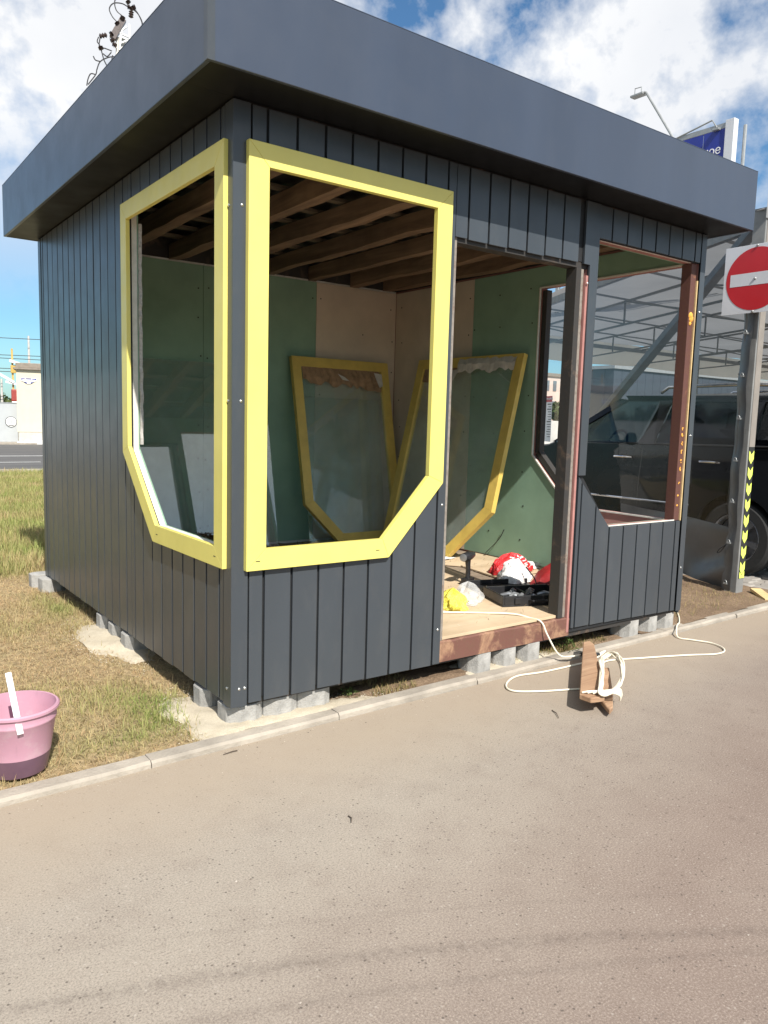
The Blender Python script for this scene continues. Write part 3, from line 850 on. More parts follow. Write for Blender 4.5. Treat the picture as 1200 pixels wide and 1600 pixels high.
# flat cover strip between door and right window, over the panels
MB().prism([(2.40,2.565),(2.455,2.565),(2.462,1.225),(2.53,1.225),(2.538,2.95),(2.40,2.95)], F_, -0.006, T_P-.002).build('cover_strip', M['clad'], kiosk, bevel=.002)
seams_l = [0.086] + [0.14+.156*k for k in range(0, 23)] + [D-.01]
for a, b in zip(seams_l[:-1], seams_l[1:]):
    a2, b2 = a+GAP/2, b-GAP/2
    if b2-a2 < .02: continue
    z0 = ZB+random.uniform(-.004, .004)
    lo = lambda u: .905 if u <= 1.0 else .905 + (u-1.0)/(.45)*.42
    if b2 <= 1.45:
        BREAKS = [1.0]; panel(L_, a2, b2, c_(z0), lo); panel(L_, a2, b2, c_(2.76), c_(2.948))
    elif a2 < 1.45:
        BREAKS = []; panel(L_, a2, 1.447, c_(z0), lo); panel(L_, a2, 1.447, c_(2.76), c_(2.948)); panel(L_, 1.451, b2, c_(z0), c_(2.948))
    else:
        panel(L_, a2, b2, c_(z0), c_(2.948))
# sides away from the camera: same panels, joined
mb = MB()
for k in range(24):
    mb.prism([(k*.155+.005,ZB),(k*.155+.15,ZB),(k*.155+.15,2.948),(k*.155+.005,2.948)], B_, 0, T_P)
for k in range(24):
    u0, u1 = .005+k*.154, .15+k*.154
    if u1 < 1.5:
        zt = .86 if u1 < 1.06 else .86+(u0-1.06)/.44*.42
        mb.prism([(u0,ZB),(u1,ZB),(u1,max(.86,zt)),(u0,max(.86,zt))], R_, 0, T_P); mb.prism([(u0,2.745),(u1,2.745),(u1,2.948),(u0,2.948)], R_, 0, T_P)
    elif u0 > 1.5: mb.prism([(u0,ZB),(u1,ZB),(u1,2.948),(u0,2.948)], R_, 0, T_P)
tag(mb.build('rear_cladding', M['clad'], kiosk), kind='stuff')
# corner trims
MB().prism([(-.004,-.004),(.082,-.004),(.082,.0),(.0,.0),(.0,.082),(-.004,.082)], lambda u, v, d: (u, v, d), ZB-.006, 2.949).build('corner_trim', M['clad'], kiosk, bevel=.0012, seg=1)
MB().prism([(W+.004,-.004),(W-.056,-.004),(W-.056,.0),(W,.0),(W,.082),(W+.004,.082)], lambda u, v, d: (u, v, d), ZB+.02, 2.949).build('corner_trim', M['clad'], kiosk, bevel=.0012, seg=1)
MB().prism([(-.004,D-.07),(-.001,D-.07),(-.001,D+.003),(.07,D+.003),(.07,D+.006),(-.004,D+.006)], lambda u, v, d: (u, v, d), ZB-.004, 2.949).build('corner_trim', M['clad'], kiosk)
# trim screws
def screw(p, n):
    n = Vector(n); q = n.to_track_quat('Z', 'Y').to_matrix()
    fn = lambda x, y, z: tuple(Vector(p) + q @ Vector((x, y, z)))
    MB().lathe([(0.0075,0),(0.0075,.002),(.005,.0045),(.0015,.0055)], 10, fn=fn, cap1=True).build('screw', M['screw'], kiosk, smooth=True)
for z in (0.23, 1.62, 2.5):
    screw((0.04, -.004, z), (0, -1, 0)); screw((-.004, 0.04, z), (-1, 0, 0))
for z in (0.5, 1.5, 2.4): screw((W-.03, -.004, z), (0, -1, 0))
screw((1.30, 0.0, 1.08), (0, -1, 0)); screw((1.30, 0, .35), (0, -1, 0)); screw((2.44, -.006, 2.45), (0, -1, 0))
for z in (0.05,): screw((0.07, -.004, .23), (0, -1, 0))

# ---- yellow window frames: mitred rails
def inset(pts, w):
    n = len(pts); out = []
    area = sum(pts[i][0]*pts[(i+1) % n][1]-pts[(i+1) % n][0]*pts[i][1] for i in range(n))
    sgn = 1 if area > 0 else -1
    for i in range(n):
        p0, p1, p2 = Vector(pts[i-1]), Vector(pts[i]), Vector(pts[(i+1) % n])
        d1, d2 = (p1-p0).normalized(), (p2-p1).normalized()
        n1, n2 = Vector((-d1.y, d1.x))*sgn, Vector((-d2.y, d2.x))*sgn
        b = (n1+n2); b = b/b.dot(n1)
        out.append(tuple(p1+b*w))
    return out
def rails(outer, w, fn, d0, d1, mat, parent, bev=.0022, name='frame_rail'):
    inner = inset(outer, w); n = len(outer)
    for i in range(n):
        j = (i+1) % n
        quad = [outer[i], outer[j], inner[j], inner[i]]
        c = [sum(q[k] for q in quad)/4 for k in (0, 1)]
        dv = Vector(outer[j])-Vector(outer[i]); dv.normalize()
        s = 0.0003
        quad = [(q[0] + (s if k in (0, 3) else -s)*dv.x, q[1] + (s if k in (0, 3) else -s)*dv.y) for k, q in enumerate(quad)]
        MB().prism(quad, fn, d0, d1).build(name, mat, parent, bevel=bev, seg=2)
    return inner
FR_F = [(.06,.815),(.905,.815),(1.272,1.21),(1.272,2.785),(.06,2.785)]
FR_L = [(.05,.82),(1.0,.82),(1.515,1.31),(1.515,2.79),(.05,2.79)]
rails(FR_F, .104, F_, -.034, -.0012, M['yellow'], kiosk)
rails(FR_L, .100, L_, -.026, -.0012, M['yellow'], kiosk)
for p, n in (((.12,-.034,.86),(0,-1,0)), ((.83,-.034,.86),(0,-1,0))):
    o = MB().box((p[0]-.012, p[1]-.0008, p[2]-.002), (p[0]+.012, p[1]+.001, p[2]+.002)).build('drain_slot', M['backing'], kiosk)
for y in (.14, .93):
    MB().box((-.0268, y-.012, .868), (-.025, y+.012, .872)).build('drain_slot', M['backing'], kiosk)
# raw foam edge inside the left opening
fo = MB()
pr = None
for k in range(40):
    z = 1.36 + k*(2.68-1.36)/39
    x = .068 + random.uniform(-.003, .003); y = 1.440+random.uniform(-.006, .006)
    if pr: fo.bar(pr, (x, y, z), .014, .018, (1, 0, 0))
    pr = (x, y, z)
fo.build('foam_seal', M['foam'], kiosk)
# ---- fascia, soffit, roof
OL, OF, OR, OB = .245, .28, .125, .095
fx0, fx1, fy0, fy1 = -OL, W+OR, -OF, D+OB
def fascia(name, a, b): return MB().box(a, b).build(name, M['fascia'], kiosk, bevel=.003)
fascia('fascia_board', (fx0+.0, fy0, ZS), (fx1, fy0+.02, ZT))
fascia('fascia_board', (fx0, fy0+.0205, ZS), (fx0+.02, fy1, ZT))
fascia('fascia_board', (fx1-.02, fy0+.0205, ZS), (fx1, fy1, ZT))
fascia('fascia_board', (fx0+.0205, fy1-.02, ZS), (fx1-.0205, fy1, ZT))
MB().prism([(fx0-.003,fy0-.003),(fx0+.03,fy0-.003),(fx0+.03,fy0-.0005),(fx0-.0005,fy0-.0005),(fx0-.0005,fy0+.03),(fx0-.003,fy0+.03)], lambda u, v, d: (u, v, d), ZS-.001, ZT+.001).build('fascia_corner', M['clad'], kiosk)
cap = MB()
cap.box((fx0-.0005, fy0-.0005, ZT+.0005), (fx1+.0005, fy0+.04, ZT+.004)); cap.box((fx0-.0005, fy0+.0405, ZT+.0005), (fx0+.04, fy1, ZT+.004))
cap.box((fx1-.04, fy0+.0405, ZT+.0005), (fx1+.0005, fy1, ZT+.004))
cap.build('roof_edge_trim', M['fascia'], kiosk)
MB().box((fx0+.021, fy0+.021, ZT-.10), (fx1-.021, fy1-.021, ZT-.05)).build('roof', M['membrane'], kiosk)
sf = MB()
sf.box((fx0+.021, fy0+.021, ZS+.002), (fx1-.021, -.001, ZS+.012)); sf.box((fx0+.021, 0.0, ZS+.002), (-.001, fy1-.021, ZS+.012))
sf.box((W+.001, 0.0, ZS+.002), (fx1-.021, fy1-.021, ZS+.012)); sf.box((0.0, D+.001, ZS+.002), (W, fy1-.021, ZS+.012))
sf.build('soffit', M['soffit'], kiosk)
# ---- ceiling: rough beams under a dark membrane with laths
for k, bx in enumerate((0.16, .62, 1.10, 1.58, 2.08, 2.58, 3.06, 3.50)):
    w = .095+random.uniform(-.01, .02); skew = random.uniform(-.05, .05)
    vs = []; fs = []; n = 14
    for i in range(n+1):
        t = i/n; y = .102+t*(D-.204); x = bx+skew*(t-.5)+random.uniform(-.008, .008)
        ww = w*(1+random.uniform(-.1, .1)); zlo = 2.925+random.uniform(-.008, .008)
        vs += [(x-ww/2, y, zlo+random.uniform(0, .01)), (x+ww/2, y, zlo+random.uniform(0, .01)), (x+ww/2, y, 3.06), (x-ww/2, y, 3.06)]
    for i in range(n):
        for q in range(4): fs.append((i*4+q, (i+1)*4+q, (i+1)*4+(q+1) % 4, i*4+(q+1) % 4))
    fs += [(0,1,2,3), tuple(n*4+q for q in (3,2,1,0))]
    MB().add(vs, fs).build('ceiling_beam', M['beam'], kiosk)
for k in range(9):
    y = .35+k*.38+random.uniform(-.06, .06)
    MB().bar((.12, y, 3.082), (W-.12, y+random.uniform(-.06, .06), 3.082), .07, .022).build('roof_lath', M['lath'], kiosk)
vs, fs = [], []
for j in range(31):
    for i in range(31):
        x, y = .03+i/30*(W-.06), .03+j/30*(D-.06)
        vs.append((x, y, 3.115+.012*vnoise(x, y, 2.2, 9)+.008*vnoise(x, y, 5, 3)))
for j in range(30):
    for i in range(30): fs.append((j*31+i, j*31+i+1, (j+1)*31+i+1, (j+1)*31+i))
MB().add(vs, fs).build('roof_membrane', M['membrane'], kiosk, smooth=True)
# perimeter ring beam closing the gap between wall head and roof
rb = MB()
rb.box((.022, .022, 2.942), (W-.022, .09, 3.2)); rb.box((.022, .0905, 2.942), (.09, D-.0905, 3.2)); rb.box((W-.09, .0905, 2.942), (W-.022, D-.0905, 3.2)); rb.box((.022, D-.09, 2.942), (W-.022, D-.022, 3.2))
rb.build('ring_beam', M['dark_post'], kiosk)
# white strips standing in for slits of daylight at the wall head
for x0 in (.9, 1.45, 1.9, 2.25, 2.6):
    MB().box((x0, D-T_I-.012, 2.922+random.uniform(0, .008)), (x0+random.uniform(.08, .16), D-T_I-.002, 2.935)).build('light_slit_strip', M['white_plastic'], kiosk)
# ---- floor
for k in range(24):
    y0 = .102+k*.146
    MB().box((.102, y0, .215), (W-.102, min(y0+.142, D-.102), .27+random.uniform(-.002, .002))).build('floorboard', M['floorboard'], kiosk)
MB().prism([(1.25,.02),(2.40,.03),(2.60,.16),(2.72,1.10),(2.86,1.80),(1.20,1.20)], lambda u, v, d: (u, v, d), .276, .294).build('plywood_sheet', M['ply'], kiosk, bevel=.002)
MB().prism([(2.93,1.16),(3.60,1.18),(3.6,2.15),(1.3,2.28),(1.25,1.28),(2.90,1.88),(3.02,1.72)], lambda u, v, d: (u, v, d), .276, .290).build('plywood_sheet', M['ply'], kiosk, bevel=.002)
MB().prism([(2.68,.14),(3.6,.14),(3.6,1.13),(2.80,1.10)], lambda u, v, d: (u, v, d), .276, .288).build('plywood_sheet', M['ply'], kiosk, bevel=.002)
# base frame of steel channel with the rusty sill in the doorway
vs, fs = [], []; n = 18
for i in range(n+1):
    x = 1.306+(2.462-1.306)*i/n; top = .272+random.uniform(-.004, .004)
    vs += [(x, .006, .148), (x, .004+random.uniform(-.002, .002), top-.008), (x, .014, top), (x, .10, top), (x, .10, .148)]
for i in range(n):
    for q in range(5): fs.append((i*5+q, (i+1)*5+q, (i+1)*5+(q+1) % 5, i*5+(q+1) % 5))
fs += [(0,1,2,3,4), tuple(n*5+q for q in (4,3,2,1,0))]
MB().add(vs, fs).build('door_sill', M['rust_sill'], kiosk)
bf = MB()
bf.box((.03, .03, .13), (W-.03, .10, .205)); bf.box((.03, D-.1, .13), (W-.03, D-.03, .205)); bf.box((.03, .101, .13), (.1, D-.101, .205)); bf.box((W-.1, .101, .13), (W-.03, D-.101, .205))
for k in range(5): bf.box((.101, .6+k*.62, .135), (W-.101, .66+k*.62, .205))
bf.build('base_frame', M['dark_post'], kiosk)
# ---- steel posts round the door and the right window
MB().box((1.331, .016, .274), (1.352, .098, 2.575)).build('door_jamb', M['grey_steel'], kiosk, bevel=.002)
p = MB().box((2.352, .012, .274), (2.398, .098, 2.54)).build('door_post', M['dark_post'], kiosk, bevel=.003)  # dark colour carries the shade on the post's left face
MB().box((2.3985, .022, .274), (2.432, .098, 2.54)).build('post_lit_face', M['grey_steel'], p, bevel=.002)  # front of the same post, coloured paler for the sunlight on it
MB().box((2.436, .004, .17), (2.456, .03, 2.5)).build('edge_strip', M['primer'], p, bevel=.002)
MB().box((1.335, .020, 2.541), (2.46, .098, 2.577)).build('door_lintel', M['dark_post'], kiosk, bevel=.002)
p = MB().box((3.60, .018, .862), (3.665, .098, 2.735)).build('corner_post', M['rust_post'], kiosk, bevel=.003)
fo = MB()
for (z, s) in ((2.36, .030), (2.31, .02), (1.55, .009), (1.5, .011), (1.44, .008), (1.38, .011), (1.31, .008), (1.25, .01), (1.15, .008), (1.05, .009), (.98, .008)):
    for q in range(4):
        cx_ = 3.632+random.uniform(-.008, .008); zz = z+random.uniform(-.012, .012); ss = s*random.uniform(.4, .8)
        fo.lathe([(ss*.5,-ss),(ss,-ss*.3),(ss*.9,ss*.4),(ss*.4,ss)], 8, fn=lambda a, b, c: (cx_+a, .016+b*.6, zz+c), cap0=True, cap1=True)
fo.build('foam_blob', M['foam_orange'], p, smooth=True)
MB().box((3.6655, .008, .862), (3.6775, .04, 2.62)).build('edge_strip', M['wood_pale'], p)
MB().bar((2.55, .03, 2.742), (3.60, .03, 2.742), .008, .008).build('window_head', M['edge_white'], kiosk)
# steel frame in the right-hand wall opening
rw = MB()
for a, b in (((1.465,2.72),(1.465,1.30)), ((1.465,1.30),(1.05,.90))):
    rw.bar(R_(a[0],a[1],.05), R_(b[0],b[1],.05), .05, .06, (1, 0, 0))
rw.build('opening_frame', M['dark_post'], kiosk)
# thin white plaster edges on the right window sill
MB().bar((2.83, .016, .868), (3.60, .016, .868), .006, .008).build('sill_edge', M['edge_white'], kiosk)
MB().bar((2.83, .016, .866), (2.80, .10, .868), .006, .008).build('sill_edge', M['edge_white'], kiosk)

# ------------------------------------------------------------------ paving blocks under the kiosk
def block_mesh(h, seed):
    random.seed(seed)
    a, b, c = .10, .088, .050           # I-shaped interlocking paver seen from above
    pl = [(-a,-c),(-a*.42,-b),(a*.42,-b),(a,-c),(a,c),(a*.42,b),(-a*.42,b),(-a,c)]
    return MB().prism(pl, lambda u, v, d: (u, v, d), 0, h).build('paving_block', M['concrete_block'], None, bevel=.004, seg=1, mesh_only=True)
bm_ = [block_mesh(.150, k) for k in range(3)]
random.seed(23)
blocks = [
    (.105, .118, 0, 'paving block under the front left corner of the kiosk, nearest the kerb corner'),
    (.310, .122, 0, 'middle one of the three joined blocks under the corner beside the front kerb'),
    (.515, .126, 0, 'right end block of the joined row under the front left corner'),
    (.085, .41, 1.57, 'grey block under the left wall just behind the corner block, half in sand'),
    (.075, 1.60, 1.57, 'nearest of three blocks in the sand below the left wall'),
    (.085, 1.90, 1.57, 'middle of three blocks in the sand below the left wall'),
    (.085, 2.18, 1.57, 'farthest of three blocks in the sand below the left wall'),
    (.03, 3.64, 0.1, 'front block of the pair under the rear left corner in the grass'),
    (.00, 3.86, 0, 'rear block of the pair sticking out under the rear left corner'),
    (1.70, .11, 1.57, 'left block of three supporting the rusty door sill'),
    (1.92, .11, 1.57, 'middle block of three supporting the rusty door sill'),
    (2.14, .11, 1.57, 'right block of three supporting the rusty door sill, behind the white cord'),
    (3.22, .13, 1.57, 'left block of three under the right end of the kiosk'),
    (3.45, .13, 1.57, 'middle block of three under the right end of the kiosk'),
    (3.66, .13, 1.57, 'block under the front right corner of the kiosk beside the cord'),
]
for x, y, rz, lab in blocks:
    o = bpy.data.objects.new('paving_block', random.choice(bm_)); COL.objects.link(o)
    o.location = (x, y, -.022 + (.02 if x > 1.5 else 0)); o.rotation_euler = (random.uniform(-.02, .02), random.uniform(-.02, .02), rz+random.uniform(-.03, .03))
    tag(o, lab, 'paving block', 'concrete paving blocks propping up the kiosk')
for x, y in ((1.15, .5), (2.6, .6), (1.2, 1.9), (2.6, 2.0), (W-.08, 1.7), (W-.08, 3.6), (1.8, 3.6)): pass

# ------------------------------------------------------------------ things inside the kiosk
def basis(origin, ux, uz):
    ux, uz = Vector(ux).normalized(), Vector(uz).normalized(); n = ux.cross(uz)
    o = Vector(origin)
    return lambda u, v, d: tuple(o + ux*u + uz*v + n*d)
def leaning_frame(label, origin, ux, uz, outer, kind):
    t = thing('window_frame', label, 'window frame', origin, 0, 'spare yellow window frames leaning inside the kiosk')
    fn = basis((0, 0, 0), ux, uz)
    inner = rails(outer, .10, fn, -.025, .025, M['yellow_old'], t)
    gl = inset(outer, .085)
    MB().prism(gl, fn, -.005, .005).build('glass_pane', M['pane'], t)
    # torn cardboard and paper at the head
    zt = max(p[1] for p in inner); x0 = min(p[0] for p in inner); x1 = max(p[0] for p in inner)
    rnd = random.Random(5 if kind else 6)
    if kind:
        vs, fs = [], []; n = 22
        for i in range(n+1):
            u = x0+.005+(x1-x0-.03)*i/n
            vs += [fn(u, zt+.01, .012+rnd.uniform(0, .01)), fn(u, zt-.09+rnd.uniform(-.015, .015), .022+rnd.uniform(0, .014)), fn(u, zt-.15-(.05*i/n)+rnd.uniform(-.03, .025), .012+rnd.uniform(0, .02))]
        for i in range(n): fs += [(i*3, i*3+3, i*3+4, i*3+1), (i*3+1, i*3+4, i*3+5, i*3+2)]
        MB().add(vs, fs).build('cardboard_strip', M['cardboard'], t)
        MB().add([fn(x1-.10, zt-.02, .03), fn(x1+.0, zt-.03, .032), fn(x1-.0, zt-.16, .034), fn(x1-.05, zt-.18, .04), fn(x1-.08, zt-.1, .036)], [(0,1,2,3,4)]).build('paper_scrap', M['paper'], t)
        MB().add([fn(.52, zt-.06, .045), fn(.60, zt-.09, .046), fn(.66, zt-.13, .045), fn(.57, zt-.12, .047)], [(0,1,2,3)]).build('tape_scrap', M['paper'], t)
    else:
        vs, fs = [], []; n = 20
        for i in range(n+1):
            u = x0+(x1-x0)*(.42+.60*i/n)
            vs += [fn(u, zt+.075+rnd.uniform(-.012, .012), .028), fn(u, zt+.02+rnd.uniform(-.015, .015), .037+rnd.uniform(0, .012)), fn(u, zt-.045+rnd.uniform(-.03, .02), .03+rnd.uniform(0, .012))]
        for i in range(n): fs += [(i*3, i*3+3, i*3+4, i*3+1), (i*3+1, i*3+4, i*3+5, i*3+2)]
        MB().add(vs, fs).build('paper_strip', M['paper'], t)
        MB().add([fn(x0+.46, zt-.03, .035), fn(x0+.56, zt-.02, .035), fn(x0+.50, zt-.17, .05), fn(x0+.47, zt-.10, .045)], [(0,1,2,3)]).build('paper_scrap', M['paper'], t)
        vs = [fn(x0+.02, zt, .015), fn(x0+.5, zt, .015), fn(x0+.47, zt-.10, .022), fn(x0+.2, zt-.15, .03), fn(x0+.02, zt-.13, .02)]
        MB().add(vs, [(0,1,2,3,4)]).build('cardboard_strip', M['cardboard'], t)
    return t
FLOOR = .272
z0 = FLOOR+.030
# frame on the back wall; chamfer at its lower left (and lower right is square)
leaning_frame('worn yellow window frame with cardboard along its top leaning on the back wall', (2.29, 3.14, z0), (1, 0.02, 0), (0, .40, 1.84),
              [(.37, 0), (1.18, .0), (1.20, 1.90), (0, 1.90), (0, .41)], True)
# frame on the right wall, seen from inside
leaning_frame('yellow window frame with torn white paper at its top leaning on the right wall', (3.13, 3.05, z0), (.02, -1, 0), (.42, 0, 1.84),
              [(0, 0), (1.02, 0), (1.46, .47), (1.46, 1.92), (0, 1.92)], False)
# plain sheet of glass by the back wall
t = thing('glass_sheet', 'large bare sheet of greenish glass leaning on the green back wall left of the frames', 'glass sheet', (.72, 3.20, FLOOR+.005))
fn = basis((0, 0, 0), (1, 0, 0), (0, .37, 1.80))
MB().prism([(0,0),(1.28,0),(1.28,1.80),(0,1.80)], fn, -.004, .004).build('pane', M['pane'], t)
MB().prism([(-.012,0),(-.0005,0),(-.0005,1.80),(-.012,1.80)], fn, -.006, .006).build('edge_tape', M['black_plastic'], t)
# second bare sheet behind the frame in the corner
t = thing('glass_sheet', 'narrow bare glass sheet leaning behind the yellow frame in the back right corner', 'glass sheet', (2.42, 3.33, FLOOR+.005))
fn = basis((0, 0, 0), (1, 0, 0), (0, .22, 1.6))
MB().prism([(0,0),(.95,0),(.95,1.5),(0,1.5)], fn, -.004, .004).build('pane', M['pane'], t)
# straw and sawdust swept on the floor
def chips(name, n, region, size, cols, z):
    x, y = region(n); a = RNG.uniform(0, np.pi, n); l = RNG.uniform(*size, n); w = l*RNG.uniform(.06, .22, n)
    c, s = np.cos(a), np.sin(a); zz = z + RNG.uniform(0, .03, n); dz = RNG.uniform(-.012, .012, n)
    V = np.stack([np.c_[x-c*l-s*w, y-s*l+c*w, zz-dz], np.c_[x-c*l+s*w, y-s*l-c*w, zz-dz], np.c_[x+c*l+s*w, y+s*l-c*w, zz+dz], np.c_[x+c*l-s*w, y+s*l+c*w, zz+dz]], 1).reshape(-1, 3)
    F = np.arange(4*n).reshape(n, 4)
    T = np.repeat(np.array(cols)[RNG.integers(0, len(cols), n)]*RNG.uniform(.6, 1.2, (n, 1)), 4, 0)
    return tag(np_mesh(name, V, F, M['straw'], T), kind='stuff')
chips('wood_shavings', 4200, lambda n: (np.clip(RNG.normal(1.35, .5, n), .2, 2.4), np.clip(RNG.normal(2.6, .5, n), 1.0, 3.3)), (.012, .05),
      [(.36, .25, .13), (.22, .14, .08), (.50, .38, .22), (.14, .09, .05)], .29)
chips('wood_shavings', 500, lambda n: (RNG.uniform(1.4, 3.5, n), RNG.uniform(.15, 2.2, n)), (.004, .018), [(.5, .4, .27), (.3, .22, .14), (.65, .6, .5)], .294)

SMOOTH_BAGS = True
# heap of straw and shavings below the glass sheet
def heap_region(n):
    return np.clip(RNG.normal(1.1, .38, n), .2, 2.1), np.clip(RNG.normal(2.92, .18, n), 2.3, 3.15)
x_, y_ = heap_region(5200); hz_ = .24*np.exp(-((x_-1.05)**2/.45 + (y_-2.98)**2/.10))
a_ = RNG.uniform(0, np.pi, len(x_)); l_ = RNG.uniform(.012, .06, len(x_)); w_ = l_*RNG.uniform(.05, .2, len(x_)); zz_ = .285+hz_*RNG.uniform(.55, 1.05, len(x_)); dz_ = RNG.uniform(-.02, .02, len(x_))
c_1, s_1 = np.cos(a_), np.sin(a_)
V_ = np.stack([np.c_[x_-c_1*l_-s_1*w_, y_-s_1*l_+c_1*w_, zz_-dz_], np.c_[x_-c_1*l_+s_1*w_, y_-s_1*l_-c_1*w_, zz_-dz_], np.c_[x_+c_1*l_+s_1*w_, y_+s_1*l_-c_1*w_, zz_+dz_], np.c_[x_+c_1*l_-s_1*w_, y_+s_1*l_+c_1*w_, zz_+dz_]], 1).reshape(-1, 3)
T_ = np.repeat(np.array([(.36,.25,.13),(.22,.14,.08),(.50,.38,.22),(.14,.09,.05)])[RNG.integers(0, 4, len(x_))]*RNG.uniform(.6, 1.2, (len(x_), 1)), 4, 0)
tag(np_mesh('straw_heap', V_, np.arange(4*len(x_)).reshape(-1, 4), M['straw'], T_), kind='stuff')
def crumple(name, loc, rx, ry, h, mat, label, cat, seed, spiky=.25, n=26, m_=14, parent=None, flat=.5):
    rnd = random.Random(seed); vs, fs = [], []
    ph = [rnd.uniform(0, 6.28) for _ in range(8)]
    for j in range(m_+1):
        t_ = j/m_
        for i in range(n):
            a = 2*math.pi*i/n
            r = (math.sin(math.pi*min(1, t_*.5+.5))**flat)
            k = 1 + spiky*(.5*math.sin(3*a+ph[0]+t_*4) + .4*math.sin(5*a+ph[1]-t_*5) + .22*math.sin(11*a+ph[2]+t_*7) + .12*rnd.uniform(-1, 1))
            z = h*t_*(1+.3*spiky*math.sin(4*a+ph[3])) + h*.035*rnd.uniform(-1, 1)*t_
            vs.append((rx*r*k*math.cos(a), ry*r*k*math.sin(a), max(0.002, z)))
    for j in range(m_):
        for i in range(n): fs.append((j*n+i, j*n+(i+1) % n, (j+1)*n+(i+1) % n, (j+1)*n+i))
    fs.append(tuple(range(n))[::-1])
    fs.append(tuple(range(m_*n, (m_+1)*n)))
    o = MB().add(vs, fs).build(name, mat, parent, smooth=SMOOTH_BAGS)
    o.location = loc
    if label: tag(o, label, cat)
    return o
PLY = .295
# red bag with white print
t = thing('shopping_bag', 'crumpled red plastic bag with white print behind the white bag', 'plastic bag', (3.16, 1.25, PLY))
b = crumple('bag_body', (0, 0, 0), .22, .11, .16, M['bag_red'], None, None, 3, .20, parent=t)
rnd = random.Random(2); pm = MB(); me_ = b.data
for f in me_.polygons:
    cz = f.center
    if len(f.vertices) == 4 and cz.y < -.02 and cz.x > -.06 and .03 < cz.z < .15 and rnd.random() < .55:
        q = [me_.vertices[i].co + f.normal*.0025 for i in f.vertices]; c_0 = sum(q, Vector())/4
        q = [c_0 + (p-c_0)*rnd.uniform(.45, .95) for p in q]; pm.add(q, [(0,1,2,3)])
tag(pm.build('white_print', M['white_print'], t), kind='stuff')
t = thing('shopping_bag', 'full white plastic bag sitting in front of the red bag', 'plastic bag', (2.88, .93, PLY+.015))
crumple('bag_body', (0, 0, 0), .15, .12, .15, M['bag_white'], None, None, 8, .16, parent=t, flat=.6)
crumple('bag_neck', (.04, .06, .10), .10, .06, .06, M['bag_white'], None, None, 12, .18, parent=t)
o = crumple('rag', (3.42, 1.36, PLY), .20, .10, .05, M['bag_white'], 'crumpled white rag lying by the traffic cone on the floor', 'rag', 15, .4)
o = crumple('dust_sheet', (2.98, 2.02, PLY), .17, .07, .03, M['bag_white'], 'small crumpled white sheet on the floor below the paper covered frame', 'sheet', 16, .4)
o = crumple('plastic_bag', (2.08, .60, PLY), .11, .09, .14, M['film'], 'crumpled clear plastic bag standing on the plywood beside the yellow bag', 'plastic bag', 21, .32, 30, 12)
o = crumple('plastic_bag', (1.88, .53, PLY), .11, .09, .125, M['bag_yellow'], 'crumpled bright yellow plastic bag at the left side of the doorway', 'plastic bag', 22, .4, 26, 10)
o = crumple('cloth_bag', (3.08, .68, PLY), .20, .16, .19, M['bag_dark_red'], 'dark red cloth bag on the floor behind the door post', 'bag', 31, .14, 24, 12, flat=.8)
o = crumple('rag', (2.50, 1.55, PLY), .10, .07, .035, M['paper'], 'small dirty pale rag on the plywood behind the drill', 'rag', 33, .4)
# traffic cone
t = thing('traffic_cone', 'orange red and white traffic cone behind the door post', 'traffic cone', (3.50, .98, PLY))
MB().lathe([(.115,.02),(.10,.06),(.075,.17)], 24, cap0=True).build('cone_base', M['bag_red'], t, smooth=True)
MB().lathe([(.0752,.17),(.055,.28)], 24).build('white_band', M['white_plastic'], t, smooth=True)
MB().lathe([(.0552,.28),(.032,.40),(.028,.42),(.012,.425)], 24, cap1=True).build('cone_tip', M['bag_red'], t, smooth=True)
MB().box((-.14, -.14, 0), (.14, .14, .02)).build('foot', M['black_plastic'], t, bevel=.006)
# cordless drill standing upright on its battery
t = thing('cordless_drill', 'black cordless drill standing upright on its battery on the plywood', 'drill', (2.50, 1.06, PLY), R(25))
MB().box((-.055, -.036, 0), (.055, .036, .055)).build('battery', M['black_plastic'], t, bevel=.008)
MB().tube([(0, 0, .05), (.003, 0, .11), (-.006, 0, .16), (-.012, 0, .20)], [.021, .018, .020, .024], 12).build('grip', M['black_plastic'], t, smooth=True)
MB().lathe([(.026,-.09),(.034,-.08),(.036,.02),(.032,.05),(.030,.06)], 20, fn=lambda x, y, z: (z-.01, x, .225+y), cap0=True, cap1=True).build('motor_housing', M['black_plastic'], t, smooth=True)
MB().lathe([(.022,.06),(.024,.075),(.023,.10),(.013,.12),(.008,.125)], 16, fn=lambda x, y, z: (z-.01, x, .225+y), cap0=True, cap1=True).build('chuck', M['grey_metal'], t, smooth=True)
MB().lathe([(.030,-.095),(.012,-.097)], 20, fn=lambda x, y, z: (z-.01, x, .225+y), cap1=True).build('end_cap', M['grey_metal'], t)
MB().box((.016, -.008, .17), (.030, .008, .198)).build('trigger', M['bag_dark_red'], t, bevel=.003)
